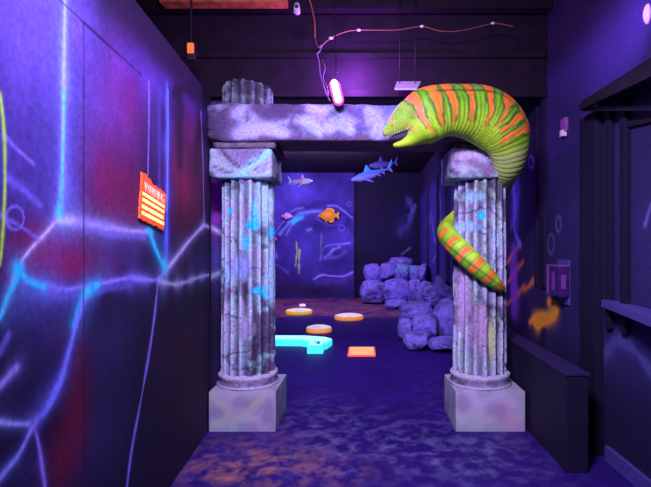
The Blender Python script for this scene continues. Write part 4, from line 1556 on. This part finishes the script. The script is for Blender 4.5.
w2_, h2_ = SW / 2, SH / 2
edge((-w2_, -h2_), (w2_ * .86, -h2_), 12, .006)
edge((w2_ * .9, -h2_), (w2_, h2_ * .78), 10, .007)
edge((w2_, h2_ * .80), (-w2_ * .35, h2_ * .86), 9, .007)
edge((-w2_ * .45, h2_ * 1.0), (-w2_, h2_ * 1.05), 5, .008)
edge((-w2_, h2_), (-w2_, -h2_), 10, .008)
bm = bmesh.new()
lo = [bm.verts.new((p[0], p[1], .004)) for p in outline]
hi_ = [bm.verts.new((p[0], p[1], .014)) for p in outline]
for i in range(len(lo)):
    j = (i + 1) % len(lo)
    bm.faces.new((lo[i], lo[j], hi_[j], hi_[i]))
bmesh.ops.triangulate(bm, faces=[bm.faces.new(hi_), bm.faces.new(lo[::-1])])
bmesh.ops.recalc_face_normals(bm, faces=bm.faces[:])
me = bpy.data.meshes.new('board'); bm.to_mesh(me); bm.free()
link('board', me, M['orange'], sign, smooth=False)
tm = text_mesh('WARNING', .074, .0015)
v = verts_of(tm)
wd = v[:, 0].max() - v[:, 0].min()
v[:, 0] *= SW * .80 / wd
set_verts(tm, v)
o = link('heading', tm, M['letter'], sign, smooth=False)
o.location = (0, .056, .0155)
for r_i, (yc, x0, x1, hgt) in enumerate(((.016, -.90, .86, .019), (-.016, -.90, .86, .019), (-.053, -.90, .84, .021), (-.088, -.90, .84, .021))):
    bm = bmesh.new()
    x = x0 * w2_
    while x < x1 * w2_:
        lw_ = rnd.uniform(.006, .012)
        hh = hgt / 2 * rnd.uniform(.85, 1.1)
        bm_box(bm, (x, yc - hh, .014), (x + lw_, yc + hh, .0165))
        x += lw_ + (rnd.uniform(.002, .004) if rnd.random() > .2 else .010)
    me = bpy.data.meshes.new('text_line'); bm.to_mesh(me); bm.free()
    link('text_line', me, M['cream'], sign, smooth=False)
for q in ((0, h2_ * .72), (0, -h2_ * .88)):
    link('screw', tube_mesh([(q[0], q[1], .012), (q[0], q[1], .017)], .004, 8), M['thread'], sign)

# ================================================================== LAMPS, WIRES, CEILING BITS
# glowing tube lamp hanging in front of the lintel
YL = 3.72
p0, p1 = at(334.5, 83, YL), at(338.5, 102.5, YL)
lamp = empty('blacklight_lamp', p1, 'small glowing magenta white lamp hanging before the lintel', 'lamp')
a_ = p0 - p1


def capsule(a, b_, r, n=14):
    a, b_ = Vector(a), Vector(b_)
    d_ = (b_ - a).normalized()
    pts, rad = [], []
    for k in range(6):
        t = k / 5 * PI / 2
        pts.append(a - d_ * r * math.cos(t)); rad.append(max(r * math.sin(t), 1e-4))
    for k in range(6):
        t = k / 5 * PI / 2
        pts.append(b_ + d_ * r * math.sin(t)); rad.append(max(r * math.cos(t), 1e-4))
    return tube_mesh(pts, rad, n)


r0 = .030
link('tube', capsule(Vector((0, -.036, .012)), Vector((a_.x, -.036, a_.z - .012)), r0 * .84), M['tube'], lamp)
rim = capsule(Vector((0, 0, .02)), Vector((a_.x, 0, a_.z - .02)), r0 * 1.45)
link('rim', rim, M['tuberim'], lamp)
link('housing', capsule(Vector((0, .03, .015)), Vector((a_.x, .03, a_.z - .015)), r0 * 1.3), M['housing'], lamp)
top = a_ + Vector((0, .03, .0))
link('bracket', tube_mesh([top, top + Vector((.01, .05, .12)), Vector((top.x - .02, top.y + .1, 3.9 - p1.z))], .006, 8), M['housing'], lamp)
d = bpy.data.lights.new('lamp_light', 'POINT')
d.energy = 7.5
d.color = (.42, .12, 1.0)
d.shadow_soft_size = .06
lo_ = bpy.data.objects.new('lamp_light', d)
C.objects.link(lo_)
lo_.parent = lamp
lo_.location = (0, -.16, .10)
d = bpy.data.lights.new('lamp_haze_helper', 'POINT')  # extra unseen light behind the lamp, standing in for its purple haze
d.energy = 60.0
d.color = (.46, .10, 1.0)
d.shadow_soft_size = .06
lo_ = bpy.data.objects.new('lamp_light', d)
C.objects.link(lo_)
lo_.parent = lamp
lo_.location = (.1, .55, .42)

# wires hanging down to the lamp
def wire(name, ctrl, r, m, label, cat, n=60, grp=None):
    q = catmull([tuple(at(*c_)) for c_ in ctrl], n)
    o = link(name, tube_mesh([Vector(a) for a in q], r, 6), m)
    tag(o, label, cat, grp)
    return o


YW = 4.25
wire('cable', [(306, -10, 4.2), (311, 5, YW), (314.5, 22, YW), (315, 38, YW)], .0075, M['copper'], 'orange cable hanging from the ceiling left of the lamp', 'cable')
wire('cable', [(315, 38, YW), (318, 47, YW), (322, 45, YW), (319, 52, YW), (317, 54, YW), (319, 62, YW), (320, 74, 4.15), (323, 84, 4.05), (326, 94, 3.9), (330, 101, 3.78)], .006, M['wire'],
     'thin lilac cable twisting down to the glowing lamp', 'cable')
wire('cable', [(322, 60, 4.2), (325, 68, 4.1), (323, 78, 4.05), (327, 88, 3.9), (328, 97, 3.8)], .0045, M['wire'], 'second thin lilac cable looping beside the glowing lamp', 'cable')
wire('cable', [(319, 48, 4.2), (331, 38, 4.2), (345, 32, 4.2), (359, 30, 4.2), (395, 30, 4.2), (422, 26.5, 4.2), (440, 31, 4.2), (458, 31, 4.2), (478, 27, 4.2), (495, 23.5, 4.2), (514, 26.5, 4.2)],
     .0042, M['copper'], 'orange cable strung sideways across the ceiling above the eel', 'cable', 120)
for k, (px, py) in enumerate(((359, 30), (422, 26.3), (493, 23.3), (331, 38))):
    bm = bmesh.new(); bmesh.ops.create_uvsphere(bm, u_segments=10, v_segments=8, radius=.014)
    bmesh.ops.scale(bm, vec=(1.5, 1, .8), verts=bm.verts[:])
    e = bpy.data.meshes.new('cable_clip'); bm.to_mesh(e); bm.free()
    o = link('cable_clip', e, M['white'])
    o.location = at(px, py, 4.2)
    tag(o, ['white clip on the sideways orange cable, right of the lamp', 'white clip on the sideways orange cable above the eel head',
            'white clip near the right end of the sideways orange cable', 'white clip where the sideways cable meets the hanging one'][k], 'clip')
# small white detector hanging near the ceiling
p = at(297, 8.5, 3.9)
det = empty('smoke_detector', p, 'tiny white sensor hanging from the ceiling left of the orange cable', 'sensor')
bm = bmesh.new(); bmesh.ops.create_cone(bm, cap_ends=True, segments=20, radius1=.028, radius2=.022, depth=.085)
bmesh.ops.bevel(bm, geom=bm.edges[:], offset=.004, segments=2, affect='EDGES')
e = bpy.data.meshes.new('sensor_body'); bm.to_mesh(e); bm.free()
link('sensor_body', e, M['white'], det)
bm = bmesh.new(); bmesh.ops.create_uvsphere(bm, u_segments=14, v_segments=8, radius=.016)
e = bpy.data.meshes.new('sensor_lens'); bm.to_mesh(e); bm.free()
o = link('sensor_lens', e, M['housing'], det); o.location = (0, -.018, .004)
link('stem', tube_mesh([(0, 0, .04), (0, 0, 3.9 - p.z)], .006, 8), M['housing'], det)

# raw timber batten, top left
pb = at(160, 6, 4.33)
pe = at(288, 0, 4.33)
bt = box('ceiling_batten', (-1.84, 4.22, 3.73), (pe.x, 4.345, 3.80), M['wood'], bevel=.004)
tag(bt, 'raw orange toned timber batten under the ceiling at upper left', 'batten')
# orange marker light
p = at(190.5, 49, 3.9)
ex = empty('marker_light', p, 'small orange marker light in the dark upper left corner', 'marker light')
box('lens', (-.022, -.02, -.04), (.03, 0, .045), M['exit'], ex, bevel=.006)
box('case', (-.03, 0, -.09), (.036, .04, .052), M['housing'], ex, bevel=.006)
box('light_bracket', (-.006, .012, .05), (.006, .024, 3.9 - p.z), M['housing'], ex)
# pale diffuser plate above the lintel beside the eel
p = at(408, 86.5, 4.2)
dp = empty('vent_plate', p, 'pale slanted plate above the lintel behind the eel head', 'plate')
bm = bmesh.new()
q = [at(394.5, 90, 4.05), at(417, 90, 4.05), at(421, 83, 4.35), at(397, 83, 4.35)]
a_l = [bm.verts.new(x_ - p) for x_ in q]; b_l = [bm.verts.new(x_ - p + Vector((0, 0, .015))) for x_ in q]
for i in range(4):
    bm.faces.new((a_l[i], a_l[(i + 1) % 4], b_l[(i + 1) % 4], b_l[i]))
bm.faces.new(a_l[::-1]); bm.faces.new(b_l)
bmesh.ops.recalc_face_normals(bm, faces=bm.faces[:])
e = bpy.data.meshes.new('plate'); bm.to_mesh(e); bm.free()
link('plate', e, mat('pale_plate', (.55, .42, .62), .5, emit=(.5, .35, .8), estr=.12), dp, smooth=False)
zt = 3.9 - p.z
for sx in (-.07, .07):
    link('plate_hanger', tube_mesh([(sx, .05, .01), (sx, .05, zt)], .004, 6), M['housing'], dp)
# round lamp at the top right corner
p = at(648, 14, 2.9)
sl = empty('wall_lamp', p, 'small pale wall lamp at the top right edge of the picture', 'lamp')
bm = bmesh.new(); bmesh.ops.create_uvsphere(bm, u_segments=18, v_segments=12, radius=.045)
bmesh.ops.scale(bm, vec=(.6, .7, 1.4), verts=bm.verts[:])
e = bpy.data.meshes.new('lamp_glass'); bm.to_mesh(e); bm.free()
link('lamp_glass', e, mat('pale_glass', (.6, .5, .8), .3, emit=(.45, .30, .9), estr=.35), sl)
link('lamp_arm', tube_mesh([(0.02, 0, 0), (XR - p.x, .02, 0)], .012, 8), M['housing'], sl)
# purple flood on the wall above the canopy
fl = empty('flood_lamp', (1.55, 1.9, 3.3), 'black flood lamp clamped high on the right wall', 'lamp')

bpy.data.objects.remove(fl)

# ================================================================== RIGHT WALL THINGS
# canopy over the booth window
can = empty('booth_canopy', (XR, 3.0, 2.42), 'dark timber canopy over the booth window on the right wall', 'canopy')


def rwp(px, py, xw=XR):
    Y = xw * F / (px - CX)
    return Vector((xw, Y, EYE + (CY - py) * Y / F))


def bar(name, a, b_, wdt, hgt, m, parent, org):
    a, b_ = Vector(a) - org, Vector(b_) - org
    d_ = (b_ - a); L_ = d_.length
    bm = bmesh.new(); bm_box(bm, (-L_ / 2, -wdt / 2, -hgt / 2), (L_ / 2, wdt / 2, hgt / 2))
    e = bpy.data.meshes.new(name); bm.to_mesh(e); bm.free()
    o = link(name, e, m, parent, smooth=False)
    o.location = (a + b_) / 2
    o.rotation_euler = d_.to_track_quat('X', 'Z').to_euler()
    return o


org = Vector((XR, 3.0, 2.42))
T1 = at(582, 107, 3.45)         # far front tip
T2 = at(655, 72, 2.45)
bar('front_beam', T1, T2, .04, .045, M['black'], can, org)
bar('lower_beam', at(584, 109, 3.45), at(655, 108, 2.75), .035, .03, M['navy2'], can, org)
bar('roof_edge', (XR - .01, 3.45, T1.z + .02), (XR - .01, 2.45, T1.z + .06), .03, .05, M['joist'], can, org)
for t, m_ in ((.18, 'navy'), (.38, 'sill'), (.60, 'joist'), (.80, 'navy2')):
    a0 = T1.lerp(T2, t)
    bar('rafter', a0, (XR - .005, a0.y + .02, T1.z + .03), .06, .03, M[m_], can, org)
bar('hinged_stay', at(627, 126, 3.1), at(655, 119, 2.8), .02, .025, M['joist'], can, org)
bm = bmesh.new()
q = [Vector(T1), Vector(T2), Vector((XR, 2.45, T1.z + .07)), Vector((XR, 3.47, T1.z + .03))]
a_l = [bm.verts.new(x_ - org + Vector((0, 0, .025))) for x_ in q]; b_l = [bm.verts.new(x_ - org + Vector((0, 0, .045))) for x_ in q]
for i in range(4):
    bm.faces.new((a_l[i], a_l[(i + 1) % 4], b_l[(i + 1) % 4], b_l[i]))
bm.faces.new(a_l[::-1]); bm.faces.new(b_l)
bmesh.ops.recalc_face_normals(bm, faces=bm.faces[:])
e = bpy.data.meshes.new('roof_board'); bm.to_mesh(e); bm.free()
link('roof_board', e, M['black'], can, smooth=False)

# shelf under the booth window
sh = empty('booth_shelf', (XR, 3.0, 1.15), 'blue painted shelf under the booth window at right', 'shelf')
org = Vector((XR, 3.0, 1.15))
bm = bmesh.new()
q = [at(604, 299, 3.30), at(656, 321, 2.45), Vector((XR, 2.45, 1.13)), Vector((XR, 3.36, 1.15))]
q[0].z = 1.155; q[1].z = 1.135
q = [Vector((1.665, 3.30, 1.15)), Vector((1.50, 2.35, 1.135)), Vector((XR - .001, 2.35, 1.135)), Vector((XR - .001, 3.36, 1.15))]
a_l = [bm.verts.new(x_ - org - Vector((0, 0, .05))) for x_ in q]; b_l = [bm.verts.new(x_ - org) for x_ in q]
for i in range(4):
    bm.faces.new((a_l[i], a_l[(i + 1) % 4], b_l[(i + 1) % 4], b_l[i]))
bm.faces.new(a_l[::-1]); bm.faces.new(b_l)
bmesh.ops.recalc_face_normals(bm, faces=bm.faces[:])
bmesh.ops.bevel(bm, geom=bm.edges[:], offset=.004, segments=2, affect='EDGES')
e = bpy.data.meshes.new('shelf_board'); bm.to_mesh(e); bm.free()
link('shelf_board', e, M['sill'], sh, smooth=False)
box('shelf_bracket', (-.07, -.30, -.16), (-.001, -.27, -.05), M['navy2'], sh)

# handset box on the wall
hb = empty('wall_dispenser', (XR, 4.08, 1.07), 'violet plastic box with a pink inside mounted on the right wall', 'wall box')
box('back_plate', (-.02, -.10, -.04), (0, .13, .345), M['sill'], hb, bevel=.006)
box('case', (-.11, -.12, .03), (-.02, .12, .30), M['violetplastic'], hb, bevel=.012)
M['dimpink'] = mat('dim_pink_plastic', (0.20, 0.05, 0.26), 0.35)
box('top_lip', (-.115, -.12, .285), (-.02, .125, .305), M['dimpink'], hb, bevel=.004)
box('edge_rail', (-.122, .09, .04), (-.108, .122, .30), M['dimpink'], hb, bevel=.004)
box('slot', (-.114, -.035, .08), (-.108, .02, .24), M['dimpink'], hb, bevel=.003)
box('side_slot', (-.09, -.124, .10), (-.05, -.118, .22), M['dimpink'], hb, bevel=.002)
# little sensor near the top
sn = empty('wall_sensor', (XR, 4.07, 2.50), 'small pink sensor high on the right wall above the violet box', 'sensor')
box('sensor_case', (-.03, -.05, .02), (0, .05, .14), M['pink'], sn, bevel=.006)
box('sensor_eye', (-.05, -.03, -.02), (-.005, .02, .035), M['white'], sn, bevel=.006)
